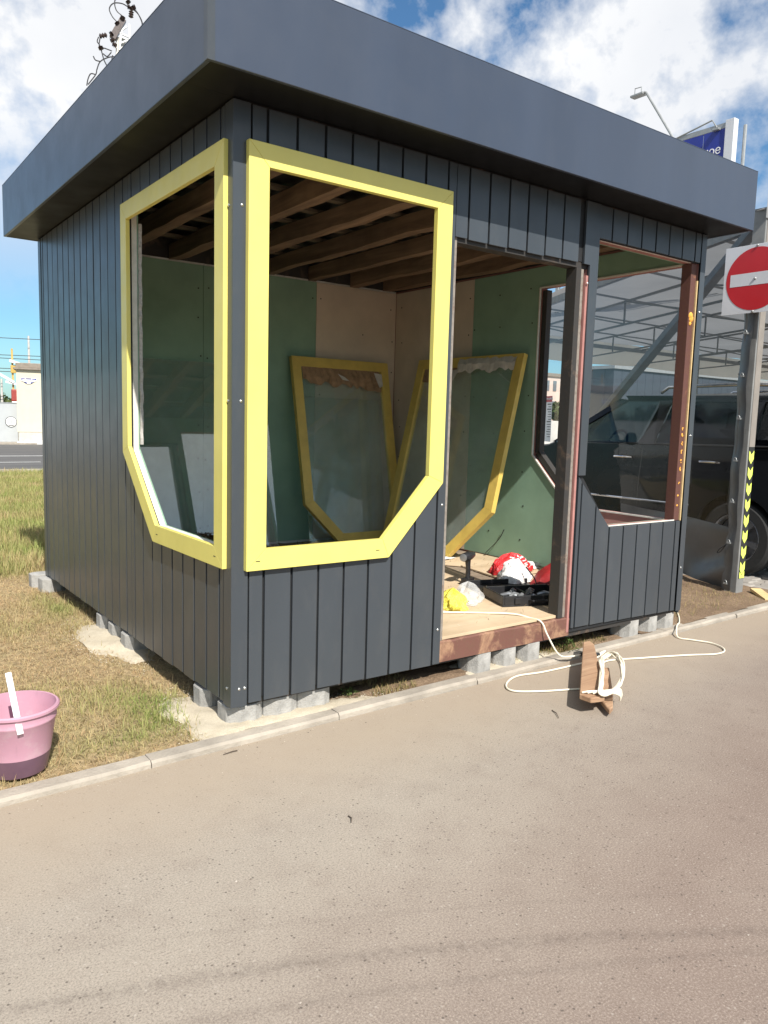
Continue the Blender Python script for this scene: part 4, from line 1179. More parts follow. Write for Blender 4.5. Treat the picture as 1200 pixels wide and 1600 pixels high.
# open tool case with tools
t = thing('tool_case', 'open black plastic tool case full of tools near the door post', 'tool case', (2.50, .44, PLY), R(-20))
wb, db, hb = .52, .34, .075
cs = MB()
cs.box((-wb/2,-db/2,0),(wb/2,db/2,.012)); cs.box((-wb/2,-db/2,.0125),(-wb/2+.014,db/2,hb)); cs.box((wb/2-.014,-db/2,.0125),(wb/2,db/2,hb))
cs.box((-wb/2+.0145,-db/2,.0125),(wb/2-.0145,-db/2+.014,hb)); cs.box((-wb/2+.0145,db/2-.014,.0125),(wb/2-.0145,db/2,hb)); cs.box((-.01,-db/2+.0145,.0125),(.01,db/2-.0145,hb-.02))
cs.build('case_base', M['black_plastic'], t, bevel=.004)
lid = MB(); lid.box((-wb/2, db/2+.012, 0), (wb/2, db*1.5, .014)); lid.box((-wb/2, db/2+.012, .0145), (wb/2, db/2+.026, .05)); lid.box((-wb/2, db*1.5-.014, .0145), (wb/2, db*1.5, .05))
lid.build('case_lid', M['black_plastic'], t, bevel=.004)
for x in (-.15, .15): MB().box((x-.022, -db/2-.012, .02), (x+.022, -db/2-.0005, .062)).build('latch', M['black_plastic'], t, bevel=.003)
MB().tube([(-.06,-db/2-.002,.04),(-.055,-db/2-.04,.045),(.055,-db/2-.04,.045),(.06,-db/2-.002,.04)], .008, 8).build('handle', M['black_plastic'], t, smooth=True)
rnd = random.Random(9)
for k in range(9):
    x, y = rnd.uniform(-wb/2+.06, wb/2-.06), rnd.uniform(-db/2+.05, db/2-.05); l = rnd.uniform(.04, .12); a = rnd.uniform(-.6, .6)
    MB().tube([(x, y, .045), (x+l*math.cos(a)*.5, y+l*math.sin(a)*.5, .06), (x+l*math.cos(a), y+l*math.sin(a), .05)], [.012, .016, .010], 8).build('tool', M['grey_metal'], t, smooth=True)
# a thin lead trailing over the white bag to the case
lead = MB().tube(smooth_curve([(2.86,.79,PLY+.15),(2.86,.70,PLY+.08),(2.84,.63,PLY+.02),(2.90,.58,PLY+.015),(2.98,.60,PLY+.08),(3.05,.64,PLY+.19)], 6), .005, 6).build('power_lead', M['black_plastic'], smooth=True)
tag(recentre(lead), 'thin black lead draped from the white bag to the dark red bag', 'lead')
lead = MB().tube(smooth_curve([(3.60,2.02,.30),(3.55,1.95,.33),(3.615,1.86,.46),(3.62,1.80,.56)], 6), .004, 6).build('power_lead', M['black_plastic'], smooth=True)
tag(recentre(lead), 'loose black wire hanging against the sunlit green right wall', 'lead')

# ------------------------------------------------------------------ bucket with a stick
BX, BY = -.935, .125
t = thing('bucket', 'pink plastic bucket with wet purple lower part on the dry lawn', 'bucket', (BX, BY, .022))
rr = lambda z: .122 + (.163-.122)*z/.265
MB().lathe([(rr(.085),.085),(rr(.225),.225),(rr(.23)+.003,.229),(rr(.235)+.003,.236),(rr(.24),.240),(rr(.265),.265),(rr(.265)+.004,.266),(rr(.265)+.010,.272),(rr(.265)+.010,.282),(rr(.265)+.004,.288),(rr(.265)-.003,.287),(rr(.26)-.004,.26),(rr(.05)-.004,.05),(.0,.046)], 56).build('bucket_wall', M['pink'], t, smooth=True)
MB().lathe([(.0,.0),(.112,.0),(.119,.005),(rr(.085)+.0005,.0845)], 56).build('wet_base', M['purple'], t, smooth=True)
stick = MB().bar((0, 0, 0), (-.022, .10, .235), .024, .006, (0, -1, .2))
o = stick.build('mixing_stick', M['white_plastic'], None, bevel=.002)
tag(o, 'flat white stick hooked over the rim of the pink bucket', 'stick'); o.location = (-.952, -.049, .24)

# ------------------------------------------------------------------ extension cord and its board
bd = thing('cord_board', 'two overlapping rough brown boards lying from asphalt to kerb used as cord winder', 'board', (1.92, -.66, 0))
def plank(pts, ztop0, ztop1, th, axis0, axis1, name):
    vs, n = [], len(pts)
    a = Vector(axis0); b = Vector(axis1); d = (b-a); L2 = d.length_squared
    top = []
    for x, y in pts:
        s = ((Vector((x, y))-a).dot(d))/L2
        top.append((x-1.92, y+.66, ztop0+(ztop1-ztop0)*s))
    vs = top + [(x, y, z-th) for x, y, z in top]
    fs = [tuple(range(n)), tuple(range(n, 2*n))[::-1]] + [(i, (i+1) % n, n+(i+1) % n, n+i) for i in range(n)]
    return MB().add(vs, fs).build(name, M['wood_board'], bd, bevel=.004, seg=1)
plank([(1.715,-.715),(1.72,-.79),(1.80,-.815),(1.88,-.755),(2.04,-.625),(2.27,-.395),(2.52,-.165),(2.55,-.105),(2.49,-.10),(2.13,-.385)], .105, .125, .030, (1.76,-.76), (2.54,-.12), 'upper_board')
plank([(1.79,-.86),(1.85,-.835),(2.00,-.72),(2.13,-.61),(2.34,-.43),(2.30,-.39),(2.06,-.585),(1.87,-.74)], .045, .066, .028, (1.80,-.86), (2.33,-.40), 'lower_board')
cord = thing('extension_cord', 'cream extension cord looping over the asphalt from the doorway round the board', 'cord', (0, 0, 0))
def cordtube(pts, name='cord_run', r=.0054, n=8): return MB().tube(smooth_curve(pts, n), r, 8).build(name, M['cord'], cord, smooth=True)
z = .009
cordtube([(1.36,.70,PLY+.008),(1.62,.52,PLY+.008),(1.95,.30,PLY+.008),(2.10,.17,PLY+.010),(2.155,.07,PLY-.003),(2.175,.018,.288),(2.19,-.010,.262),(2.205,-.035,.20),(2.26,-.09,.075),(2.36,-.10,.045),(2.47,-.105,.044)])
MB().tube([(2.46,-.105,.044),(2.52,-.12,.042),(2.60,-.15,.035)], [.013,.014,.012], 10).build('plug_joint', M['black_plastic'], cord, smooth=True)
cordtube([(2.59,-.145,.036),(2.70,-.12,.035),(2.52,-.17,.02),(2.32,-.16,z),(2.05,-.09-.06,z),(1.86,-.12,z),(1.72,-.17,z),(1.64,-.25,z),(1.66,-.32,z),(1.80,-.40,z),(1.95,-.46,z),(2.06,-.51,.012)])
cordtube([(2.42,-.30,.03),(2.62,-.22,z),(2.85,-.30,z),(3.03,-.365,z),(3.22,-.44,z),(3.38,-.515,z),(3.50,-.515,z),(3.585,-.45,z),(3.62,-.34,z),(3.57,-.22,z),(3.54,-.13,z),(3.62,-.06,.04),(3.72,.00,.05),(3.84,.06,.04),(4.02,.18,.035),(4.22,.33,.035),(4.45,.46,.035),(4.58,.60,.05),(4.50,.72,.12),(4.30,.78,.16)])
rnd = random.Random(4)
cl_ = MB()
for k in range(8):
    j = lambda a: rnd.uniform(-a, a)
    w = .016*k
    pts = [(2.40-w*.5+j(.02), -.33-w*.4, .10), (2.42+j(.02), -.385-w*.3, .135+j(.012)), (2.30+w*.3+j(.02), -.545+w*.35, .14+j(.015)), (2.12+w*.4+j(.015), -.69+w*.30, .14+j(.015)),
           (1.96+w*.3+j(.02), -.785+w*.2, .13+j(.01)), (1.82+w*.4+j(.02), -.825+w*.2, .115), (1.77+w*.5, -.80+w*.2, .125), (1.86+w*.4, -.73+w*.1, .132), (2.03+w*.3+j(.02), -.60, .128+j(.004)), (2.22+j(.02), -.47+w*.2, .130)]
    cl_.tube(smooth_curve(pts+[pts[0]], 6), .0054, 8)
for k in range(5):
    o1 = k*.020
    cl_.tube(smooth_curve([(1.73+o1,-.72-.02*k,.112),(1.76+o1,-.75-.015*k,.122),(1.83+o1,-.80,.122),(1.90+o1,-.83+.012*k,.10),(1.93+o1,-.82+.012*k,.06)], 6), .0054, 8)
cl_.build('cord_coil', M['cord'], cord, smooth=True)
# pale offcut on the paving at the right edge
o = MB().box((-.16, -.05, 0), (.16, .05, .028)).build('timber_offcut', M['wood_pale'], None, bevel=.004)
tag(o, 'short pale yellow timber offcut on the paving at the right edge beside the kerb', 'timber'); o.location = (5.44, .24, .03); o.rotation_euler = (0, R(-6), R(52))
# white pull-box the cord comes from behind the corner
# weeds by the sill
def weed(x, y, s, label, seed):
    rnd = random.Random(seed); vs, fs, cs = [], [], []
    for k in range(70):
        a = rnd.uniform(0, 6.28); r = s*rnd.uniform(.05, 1); h = s*rnd.uniform(.1, .9)*(1.1-r/s*.6)
        p = Vector((r*math.cos(a), r*math.sin(a), h)); l = s*rnd.uniform(.15, .35)
        d = Vector((math.cos(a+rnd.uniform(-1, 1)), math.sin(a+rnd.uniform(-1, 1)), rnd.uniform(-.1, .7))).normalized()
        sd = d.cross(Vector((0, 0, 1))).normalized()*l*.28
        o_ = len(vs); vs += [p, p+d*l*.5+sd, p+d*l, p+d*l*.5-sd]; fs.append((o_, o_+1, o_+2, o_+3))
        c = rnd.uniform(.7, 1.2); cs += [(.10*c, .16*c, .045*c)]*4
    for k in range(10):
        a = rnd.uniform(0, 6.28); q = Vector((s*.6*math.cos(a), s*.6*math.sin(a), s*.6)); w = Vector((-math.sin(a), math.cos(a), 0))*.0025
        o_ = len(vs); vs += [Vector((0, 0, 0))-w, w, q+w, q-w]; fs.append((o_, o_+1, o_+2, o_+3)); cs += [(.12, .15, .05)]*4
    o = np_mesh('weed', np.array([tuple(v) for v in vs]), np.array(fs), M['leaf'], np.array(cs))
    o.location = (x, y, .02); tag(o, label, 'weed')
weed(2.50, .06, .10, 'low green weed growing between the kerb and the rusty sill', 1)
weed(.76, .10, .06, 'small grass like weed beside the corner blocks at the kerb', 2)

# ================================================================== TENT
u = Vector((.44, .90, 0)).normalized()
tent = thing('car_wash_tent', 'large grey fabric canopy tent on steel trusses with clear side curtain', 'tent', (5.35, .49, 0))
TP = lambda s, x, z: (u.x*s+x, u.y*s, z)          # along the curtain wall, then across, height
EZ = 3.40
LEN, WID = 9.0, 17.0
def tpart(mb, name, mat, **k): return mb.build(name, mat, tent, **k)
# posts
post = tpart(MB().box((-.02, -.05, -.03), (.10, .07, EZ+.12)), 'post', M['tent_steel'], bevel=.004)
MB().box((.004, -.0545, 1.40), (.096, -.0505, EZ+.1)).build('post_face', M['post_beige'], post)
MB().box((.004, -.0545, .17), (.096, -.0505, 1.399)).build('tape_band', M['tape_black'], post)
ch = .148
for k in range(9):
    zc_ = 1.31 - k*ch; wv = .040
    if k == 8: pts = [(.05-wv, .172), (.05+wv, .172), (.05+wv, .235), (.05, .195), (.05-wv, .235)]
    else: pts = [(.05-wv, zc_+.055), (.05, zc_+.015), (.05+wv, zc_+.055), (.05+wv, zc_-.022), (.05, zc_-.068), (.05-wv, zc_-.022)]
    MB().prism(pts, lambda a, b, d: (a, d, b), -.0565, -.0548).build('chevron', M['tape_lime'], post)
for s, x in ((LEN, 0), (LEN, 8), (LEN, WID), (0, WID), (0, 8.5)):
    a, b, _ = TP(s, x, 0); tpart(MB().box((a-.05, b-.05, -.03), (a+.05, b+.05, EZ)), 'post', M['tent_steel'])
# side beam, front beam, brace, far beam
tpart(MB().bar(TP(0, .02, EZ), TP(LEN, .02, EZ), .07, .09), 'eave_beam', M['tent_steel'])
tpart(MB().bar((.1, 0, EZ+.0), (WID, 0, EZ+.0), .07, .09), 'eave_beam', M['tent_steel'])
tpart(MB().bar(TP(LEN, 0, EZ-.0), TP(LEN, WID, EZ-.0), .06, .08), 'eave_beam', M['tent_steel'])
br = tpart(MB().bar(TP(.12, .03, EZ-.02), TP(4.0, .03, 1.12), .10, .075), 'brace', M['tent_steel'], bevel=.006)
# trusses along u, joined per truss; purlins across
for k in range(8):
    x = 1.28 + 2.18*k
    mb = MB(); zt_, zb_ = EZ+.04, EZ-.30
    mb.bar(TP(0, x, zt_), TP(LEN, x, zt_), .032, .032); mb.bar(TP(.1, x, zb_), TP(LEN-.05, x, zb_), .028, .028)
    s = .85; i = 0
    while s <= LEN:
        mb.bar(TP(s, x, zt_-.02), TP(s, x, zb_+.02), .022, .022)
        if s+1.65 <= LEN+.1: mb.bar(TP(s, x, zb_+.01), TP(min(s+1.62, LEN), x, zt_-.01), .022, .022)
        s += 1.68; i += 1
    tpart(mb, 'truss', M['tent_steel'])
for s in (.85+1.68*k for k in range(5)):
    tpart(MB().bar(TP(s, 0, EZ+.075), TP(s, WID, EZ+.075), .028, .024), 'purlin', M['tent_steel'])
# canopy sheet sagging between the trusses
nx, ny = 60, 34; vs, fs = [], []
for j in range(ny+1):
    for i in range(nx+1):
        s, x = -.05+(LEN+.1)*j/ny, -.05+(WID+.1)*i/nx
        sag = .035*math.sin(math.pi*((x-1.28)/2.18 % 1)) + .02*math.sin(math.pi*((s-.85)/1.68 % 1))
        vs.append(TP(s, x, EZ+.15-sag+.006*vnoise(s, x, 3, 1)))
for j in range(ny):
    for i in range(nx): fs.append((j*(nx+1)+i, j*(nx+1)+i+1, (j+1)*(nx+1)+i+1, (j+1)*(nx+1)+i))
tpart(MB().add(vs, fs), 'canopy', M['canopy'], smooth=True)
def drape(p0, p1, z1, z0, amp, n, seed, name, mat, thick=.003, zvar=.02):
    """hanging strip of cloth from height z1 to z0 between plan points"""
    p0, p1 = Vector(p0), Vector(p1); d = p1-p0; nrm = Vector((-d.y, d.x, 0)).normalized(); rnd = random.Random(seed); m_ = 7
    vs, fs = [], []; ph = rnd.uniform(0, 6)
    for i in range(n+1):
        for j in range(m_+1):
            t_ = i/n; w = amp*(j/m_)*(math.sin(t_*n*.35+ph)+.5*math.sin(t_*n*.83+j*.4+ph))
            z = z1+(z0-z1)*j/m_ + (zvar*math.sin(t_*n*.21+ph) if j == m_ else 0)
            q = p0+d*t_+nrm*w; vs.append((q.x, q.y, z))
    for i in range(n):
        for j in range(m_): fs.append((i*(m_+1)+j, (i+1)*(m_+1)+j, (i+1)*(m_+1)+j+1, i*(m_+1)+j+1))
    return tpart(MB().add(vs, fs), name, mat, smooth=True)
drape(TP(LEN+.04, 0, 0), TP(LEN+.04, WID, 0), EZ+.12, EZ-.40, .03, 90, 3, 'valance', M['valance'])
drape((-.05, -.06, 0), (WID, -.06, 0), EZ+.62, EZ+.02, .006, 60, 5, 'front_fascia', M['canopy'], zvar=0)
tpart(MB().bar((-.06, -.07, EZ+.62), (WID, -.07, EZ+.62), .05, .06), 'fascia_tube', M['galv'])
# clear side curtain with grey hem band and edge strip
drape(TP(.10, -.03, 0), TP(LEN, -.03, 0), EZ-.05, .62, .004, 60, 7, 'curtain_window', M['vinyl_clear'], zvar=0)
nx, ny = 50, 18; vs, fs = [], []
for i in range(nx+1):
    for j in range(ny+1):
        s, q = .03+(LEN-.03)*(i/nx)**1.5, j/ny
        z = .64-(.60)*q + .01*math.sin(s*2.2)
        w = .012*math.sin(s*5+q*4) + .035*q*(1-q)*3*math.sin(s*2.6-q*5.5) + .018*math.sin(s*9-q*9)*q
        p = TP(s, -.035, z); vs.append((p[0]-.9*w, p[1]+.44*w, z))
for i in range(nx):
    for j in range(ny): fs.append((i*(ny+1)+j, (i+1)*(ny+1)+j, (i+1)*(ny+1)+j+1, i*(ny+1)+j+1))
tpart(MB().add(vs, fs), 'curtain_hem', M['vinyl_grey'], smooth=True)
vs, fs = [], []; n = 60
for i in range(n+1):
    z = .05+(EZ-.25)*i/n; w = .008*math.sin(z*7)+.005*math.sin(z*17)
    for s, o in ((-.02, 0), (.02, .012), (.07, .006), (.115, -.002)):
        p = TP(s, -.045, z); vs.append((p[0]-.9*(w+o), p[1]+.44*(w+o)-.0, z))
for i in range(n):
    for j in range(3): fs.append((i*4+j, i*4+j+1, (i+1)*4+j+1, (i+1)*4+j))
tpart(MB().add(vs, fs), 'curtain_edge', M['vinyl_grey'], smooth=True)
for k in range(8):
    z = .12 + k*.385
    p = Vector(TP(.045, -.066, z)); ax = Vector((.9, -.44, 0))
    mb = MB(); pts = []
    for q in range(13):
        a = math.pi*q/12; pts.append(p + Vector((u.x*.020*math.cos(a), u.y*.020*math.cos(a), .024*math.sin(a))) - ax*.006)
    mb.tube(pts, .0042, 6); mb.bar(pts[0], pts[-1], .007, .007)
    lk = tpart(mb, 'curtain_buckle', M['galv'], smooth=True)
    MB().box((p.x-.022, p.y-.022, z-.012), (p.x+.010, p.y+.012, z+.002)).build('buckle_plate', M['galv'], lk)
strap = tpart(MB().tube(smooth_curve([TP(.05,-.075,.50),TP(.10,-.09,.46),TP(.17,-.085,.42),TP(.20,-.08,.38),TP(.15,-.085,.40),TP(.08,-.08,.47)], 6), .004, 6), 'strap_loop', M['black_plastic'], smooth=True)
# notice fixed on the clear curtain
def notice():
    s0, z0_, z1_ = 4.62, 1.30, 1.98
    fnn = lambda a, b, d: (5.35+u.x*(s0+a)-.9*(.045+d), .49+u.y*(s0+a)+.44*(.045+d), b)
    t = thing('notice_sheet', 'tall white paper notice with red heading stuck on the clear tent curtain', 'notice', fnn(0, z0_, 0))
    o0 = Vector(fnn(0, z0_, 0)); f2 = lambda a, b, d: tuple(Vector(fnn(a, b, d))-o0)
    MB().prism([(-.11,z0_),(.11,z0_),(.11,z1_),(-.11,z1_)], f2, 0, .003).build('paper_sheet', M['white_print'], t)
    MB().prism([(-.108,z1_-.09),(.108,z1_-.09),(.108,z1_-.003),(-.108,z1_-.003)], f2, .0031, .005).build('red_header', M['sign_red'], t)
    ln = MB(); rnd = random.Random(3)
    for k in range(14):
        zz = z1_-.13-k*.037
        if k in (0, 2, 7): ln.prism([(-.09,zz),(.06,zz),(.06,zz+.016),(-.09,zz+.016)], f2, .0031, .0042)
        else: ln.prism([(-.095,zz),(-.02+rnd.uniform(0,.1),zz),(-.02+rnd.uniform(0,.1),zz+.011),(-.095,zz+.011)], f2, .0031, .0042)
    ln.build('text_lines', M['tape_black'], t)
    return f2, t
def text_obj(name, body, size, mat, parent, mw, depth=.003, align='CENTER'):
    cu = bpy.data.curves.new(name, 'FONT'); cu.body = body; cu.size = size; cu.extrude = depth; cu.align_x = align; cu.align_y = 'CENTER'; cu.resolution_u = 3
    tmp = bpy.data.objects.new(name+'_curve', cu); COL.objects.link(tmp)
    dg = bpy.context.evaluated_depsgraph_get()
    me = bpy.data.meshes.new_from_object(tmp.evaluated_get(dg)); bpy.data.objects.remove(tmp)
    me.name = name; me.materials.clear(); me.materials.append(mat); me.transform(mw)
    o = bpy.data.objects.new(name, me); COL.objects.link(o); o.parent = parent
    return o
def frame_m(origin, ux, uz):
    ux, uz = Vector(ux).normalized(), Vector(uz).normalized(); n = ux.cross(uz)
    mm = Matrix((ux, uz, n)).transposed().to_4x4(); mm.translation = Vector(origin); return mm
f2, nt = notice()
text_obj('header_text', 'ВНИМАНИЕ', .045, M['white_print'], nt, frame_m(Vector(f2(0, 1.935, .0056)), -u*-1, (0, 0, 1)))

# ------------------------------------------------------------------ no-entry sign on the post
sg = thing('no_entry_sign', 'square white no entry road sign with red disc on the tent post', 'road sign', (5.285, .47, 2.60))
HW = .30
fs_ = lambda a, b, d: (-d, -a, b)            # the plate faces -x, its right edge towards the driveway
MB().prism([(-HW,0),(HW,0),(HW,.60),(-HW,.60)], fs_, 0, .004).build('sign_plate', M['sign_white'], sg, bevel=.001, seg=1)
n = 64
MB().prism([(.275*math.cos(2*math.pi*k/n), .30+.275*math.sin(2*math.pi*k/n)) for k in range(n)], fs_, .0042, .0055).build('red_disc', M['sign_red'], sg)
MB().prism([(-.235,.245),(.235,.245),(.235,.355),(-.235,.355)], fs_, .0057, .0068).build('white_bar', M['sign_white'], sg)
for x, z in ((0, .588), (0, .30), (0, .012)):
    MB().lathe([(.012,.0),(.012,.004),(.008,.009),(.002,.011)], 12, fn=lambda a, b, c: (-.0068-c, -x-a, z+b), cap1=True).build('bolt', M['galv'], sg, smooth=True)
for z in (.03, .56): MB().box((.0005, -.12, z), (.04, .26, z+.02)).build('bracket', M['tent_steel'], sg)

# ================================================================== SUV
suv = thing('parked_suv', 'large black sport utility vehicle parked under the tent behind the curtain', 'car', (7.3, 1.05, 0))
# car space: v = along (+ = forward, rear axle 0), w = half width, z
HWD = .99
def cpart(mb, name, mat, parent=None, **k): return mb.build(name, mat, parent or suv, **k)
def arch(cx_, r, a0, a1, n=14): return [(cx_+r*math.cos(R(a0+(a1-a0)*k/n)), .40+r*math.sin(R(a0+(a1-a0)*k/n))) for k in range(n+1)]
WB = 3.08
low = [(-.98,.42)] + [(-.55,.34)] + arch(0, .47, 188, -8)[0:] + [(.60,.33),(2.45,.33)] + arch(WB, .47, 188, -8) + [(3.75,.36),(3.98,.46),(4.02,.80),(3.98,1.02),(3.80,1.17),(3.30,1.24),(2.72,1.30),(2.60,1.345),(-.95,1.40),(-1.02,1.2),(-1.06,.80)]
def side_w(z, v):
    t_ = max(0, min(1, (z-.33)/1.05))
    w = HWD*(.955+.045*math.sin(math.pi*min(1, t_*1.15)))
    if v > 2.9: w *= 1-.16*((v-2.9)/1.12)**2
    if v < -.6: w *= 1-.10*((-.6-v)/.46)**2
    return w
mb = MB(); n = len(low)
prof = [-1, -.97, -.90, 0, .90, .97, 1]
vs = []
for q, f in enumerate(prof):
    for v, z in low:
        k = 1 - (.018 if abs(f) == 1 else 0)
        cz, cv = .82, 1.4
        zz = z if abs(f) < .98 else cz+(z-cz)*.965; vv = v if abs(f) < .98 else cv+(v-cv)*.992
        vs.append((f*side_w(z, v), vv, zz))
fs = [tuple(range(n)), tuple(range((len(prof)-1)*n, len(prof)*n))[::-1]]
for q in range(len(prof)-1):
    for i in range(n): fs.append((q*n+i, q*n+(i+1) % n, (q+1)*n+(i+1) % n, (q+1)*n+i))
body = cpart(mb.add(vs, fs), 'body', M['car'], smooth=True)
# greenhouse: pillars, roof, glass
def wz(z): return HWD*.965 - (z-1.36)*.34
def gp(v, z, s, off=0): return (s*(wz(z)+off), v, z)
def strip(a0, a1, b0, b1, name, mat, t_=.03, off=0):
    """side panel: quad (v,z) corners, one part on each flank"""
    for s in (-1, 1):
        o_ = [gp(*p, s, off) for p in (a0, a1, b1, b0)]; i_ = [gp(*p, s, off-t_) for p in (a0, a1, b1, b0)]
        cpart(MB().add(o_+i_, [(0,1,2,3),(7,6,5,4),(0,4,5,1),(1,5,6,2),(2,6,7,3),(3,7,4,0)]), name, mat)
strip((2.62,1.335),(2.52,1.335),(1.72,1.90),(1.60,1.88),'windscreen_pillar',M['car'],.05)
strip((1.32,1.36),(1.08,1.36),(.98,1.87),(1.16,1.87),'door_pillar',M['car_trim'],.05,.002)
strip((.02,1.38),(-.10,1.385),(-.12,1.86),(-.02,1.87),'rear_pillar',M['car'],.05)
strip((-.72,1.395),(-1.0,1.39),(-.80,1.84),(-.62,1.86),'tail_pillar',M['car'],.06)
strip((1.62,1.865),(-.80,1.845),(-.78,1.915),(1.70,1.935),'roof_rail_panel',M['car'],.06,.0)
strip((2.50,1.338),(1.325,1.362),(1.165,1.868),(1.60,1.868),'front_side_window',M['car_glass_front'],.006,-.01)
strip((1.075,1.362),(.025,1.382),(-.015,1.868),(.975,1.868),'rear_side_window',M['car_glass'],.006,-.01)
strip((-.105,1.386),(-.715,1.395),(-.62,1.858),(-.125,1.858),'quarter_window',M['car_glass'],.006,-.01)
rf = MB(); vs, fs = [], []
sec = [(1.68,1.895),(1.50,1.935),(1.1,1.965),(.4,1.975),(-.3,1.955),(-.75,1.90),(-.92,1.84)]
ws = [-1,-.93,-.6,0,.6,.93,1]
for v, z in sec:
    for f in ws: vs.append((f*(wz(1.9)-.005), v, z-.05*abs(f)**4-.012*f*f))
nw = len(ws)
for i in range(len(sec)-1):
    for j in range(nw-1): fs.append((i*nw+j, i*nw+j+1, (i+1)*nw+j+1, (i+1)*nw+j))
cpart(MB().add(vs, fs), 'roof', M['car'], smooth=True)
cpart(MB().add([gp(2.60,1.34,-1,-.03),gp(2.60,1.34,1,-.03),gp(1.68,1.895,1,-.03),gp(1.68,1.895,-1,-.03)], [(0,1,2,3)]), 'windscreen', M['car_glass_front'])
cpart(MB().add([gp(-.98,1.40,-1,-.05),gp(-.98,1.40,1,-.05),gp(-.84,1.84,1,-.05),gp(-.84,1.84,-1,-.05)], [(0,1,2,3)]), 'tailgate_glass', M['car_glass'])
for s in (-1, 1):
    r_ = MB().tube([(s*.70, 1.20, 1.965), (s*.70, 1.10, 2.03), (s*.70, .2, 2.045), (s*.70, -.55, 2.02), (s*.70, -.65, 1.95)], .02, 8)
    cpart(r_, 'roof_rail', M['chrome'] if s < 0 else M['chrome'], smooth=True)
# belt moulding, lower chrome strips, handles, mirrors, door seams
for s in (-1, 1):
    pts = [(s*(side_w(1.36, v)*.985+.004), v, 1.352-(v-2.5)*.012) for v in np.linspace(2.55, -.9, 12)]
    cpart(MB().tube(pts, .010, 6), 'belt_moulding', M['car_trim'], smooth=True)
    pts = [(s*(side_w(.70, v)+.006), v, .70) for v in np.linspace(2.45, .55, 10)]
    cpart(MB().tube(pts, .013, 6), 'sill_strip', M['chrome'], smooth=True)
    for v in (1.52, .38):
        w = side_w(1.19, v)*.985
        h = cpart(MB().tube([(s*(w-.01), v-.115, 1.19), (s*(w+.035), v-.09, 1.195), (s*(w+.040), v, 1.197), (s*(w+.035), v+.09, 1.195), (s*(w-.01), v+.115, 1.19)], [.012,.014,.015,.014,.012], 8), 'door_handle', M['chrome'], smooth=True)
    for v0 in (2.50, 1.24, .10):
        pts = [(s*(side_w(z_, v0)*.99+.008), v0 - (.12*((.8-z_)/.4)**2 if v0 < .2 and z_ < .8 else 0), z_) for z_ in np.linspace(1.33, .42, 9)]
        cpart(MB().tube(pts, .004, 4), 'door_seam', M['tape_black'])
    mr = cpart(MB().lathe([(.02,-.10),(.085,-.07),(.10,0),(.085,.06),(.03,.085)], 16, fn=lambda a, b, c: (s*(1.10+c*.9), 2.28+b*.7, 1.40+a*.85), cap0=True, cap1=True), 'wing_mirror', M['car'], smooth=True)
    MB().bar((s*.93, 2.28, 1.35), (s*1.05, 2.28, 1.38), .05, .04).build('mirror_arm', M['car_trim'], mr)
    MB().bar((s*1.02, 2.36, 1.335), (s*1.20, 2.33, 1.345), .012, .02).build('chrome_trim', M['chrome'], mr)
    hl = MB().lathe([(.02,0),(.10,.02),(.12,.06),(.10,.09)], 16, fn=lambda a, b, c: (s*.70+a*1.5, 3.90-c*-.8, .93+b*.7), cap0=True, cap1=True)
    cpart(hl, 'headlight', M['chrome'], smooth=True)
    cpart(MB().box((s*.74, -1.05, .95), (s*.93, -.96, 1.35)), 'tail_light', M['bag_dark_red'], bevel=.02)
# wheels
def wheel(v, s):
    c = (s*.86, v, .40)
    X = lambda a, b, d: (c[0]+s*d, c[1]+a, c[2]+b)
    ty = cpart(MB().lathe([(.27,-.13),(.36,-.135),(.395,-.11),(.40,-.04),(.40,.04),(.395,.10),(.365,.125),(.275,.125),(.27,.10)], 40, fn=X), 'tyre', M['tyre'], smooth=True)
    rim = MB(); rim.lathe([(.272,.11),(.262,.118),(.25,.10),(.245,.0)], 40, fn=X); rim.lathe([(.245,-.02),(.03,-.02)], 40, fn=X)
    for k in range(6):
        a = R(60*k+14); da = R(9)
        P = lambda r, ang, d: X(r*math.cos(ang), r*math.sin(ang), d)
        vs = [P(.05, a-da*1.8, .085), P(.05, a+da*1.8, .085), P(.255, a+da*.9, .105), P(.255, a-da*.9, .105), P(.05, a-da*1.8, .05), P(.05, a+da*1.8, .05), P(.255, a+da*.9, .07), P(.255, a-da*.9, .07)]
        rim.add(vs, [(0,1,2,3),(7,6,5,4),(0,4,5,1),(1,5,6,2),(2,6,7,3),(3,7,4,0)])
    rim.lathe([(.06,.05),(.06,.088),(.04,.096),(.0,.097)], 20, fn=X)
    rim.build('rim', M['alloy'], ty, smooth=True)
for v in (0, WB):
    for s in (-1, 1): wheel(v, s)
# cabin: seats, dash and steering wheel seen through the side glass
for s in (-1, 1):
    for v in (1.35, .35):
        st = MB(); st.box((s*.2, v-.28, .75), (s*.72, v+.25, .98)); cpart(st, 'seat_cushion', M['car_trim'], bevel=.04)
        bk = MB(); bk.bar((s*.46, v-.25, .95), (s*.46, v-.45, 1.55), .50, .14, (0, 1, 0)); bk.bar((s*.46, v-.45, 1.58), (s*.46, v-.50, 1.76), .26, .10, (0, 1, 0)); cpart(bk, 'seat_back', M['car_trim'], bevel=.03)
cpart(MB().box((-.85, 2.05, .9), (.85, 2.5, 1.33)), 'dashboard', M['car_trim'], bevel=.05)
pts = [(-.45+.19*math.cos(a), 1.98-.06*math.sin(a), 1.33+.18*math.sin(a)) for a in np.linspace(0, 2*math.pi, 25)]
sw = MB().tube(pts, .016, 8, cap=False); sw.bar((-.62,1.98,1.33),(-.28,1.98,1.33),.05,.03); cpart(sw, 'steering_wheel', M['car_trim'], smooth=True)

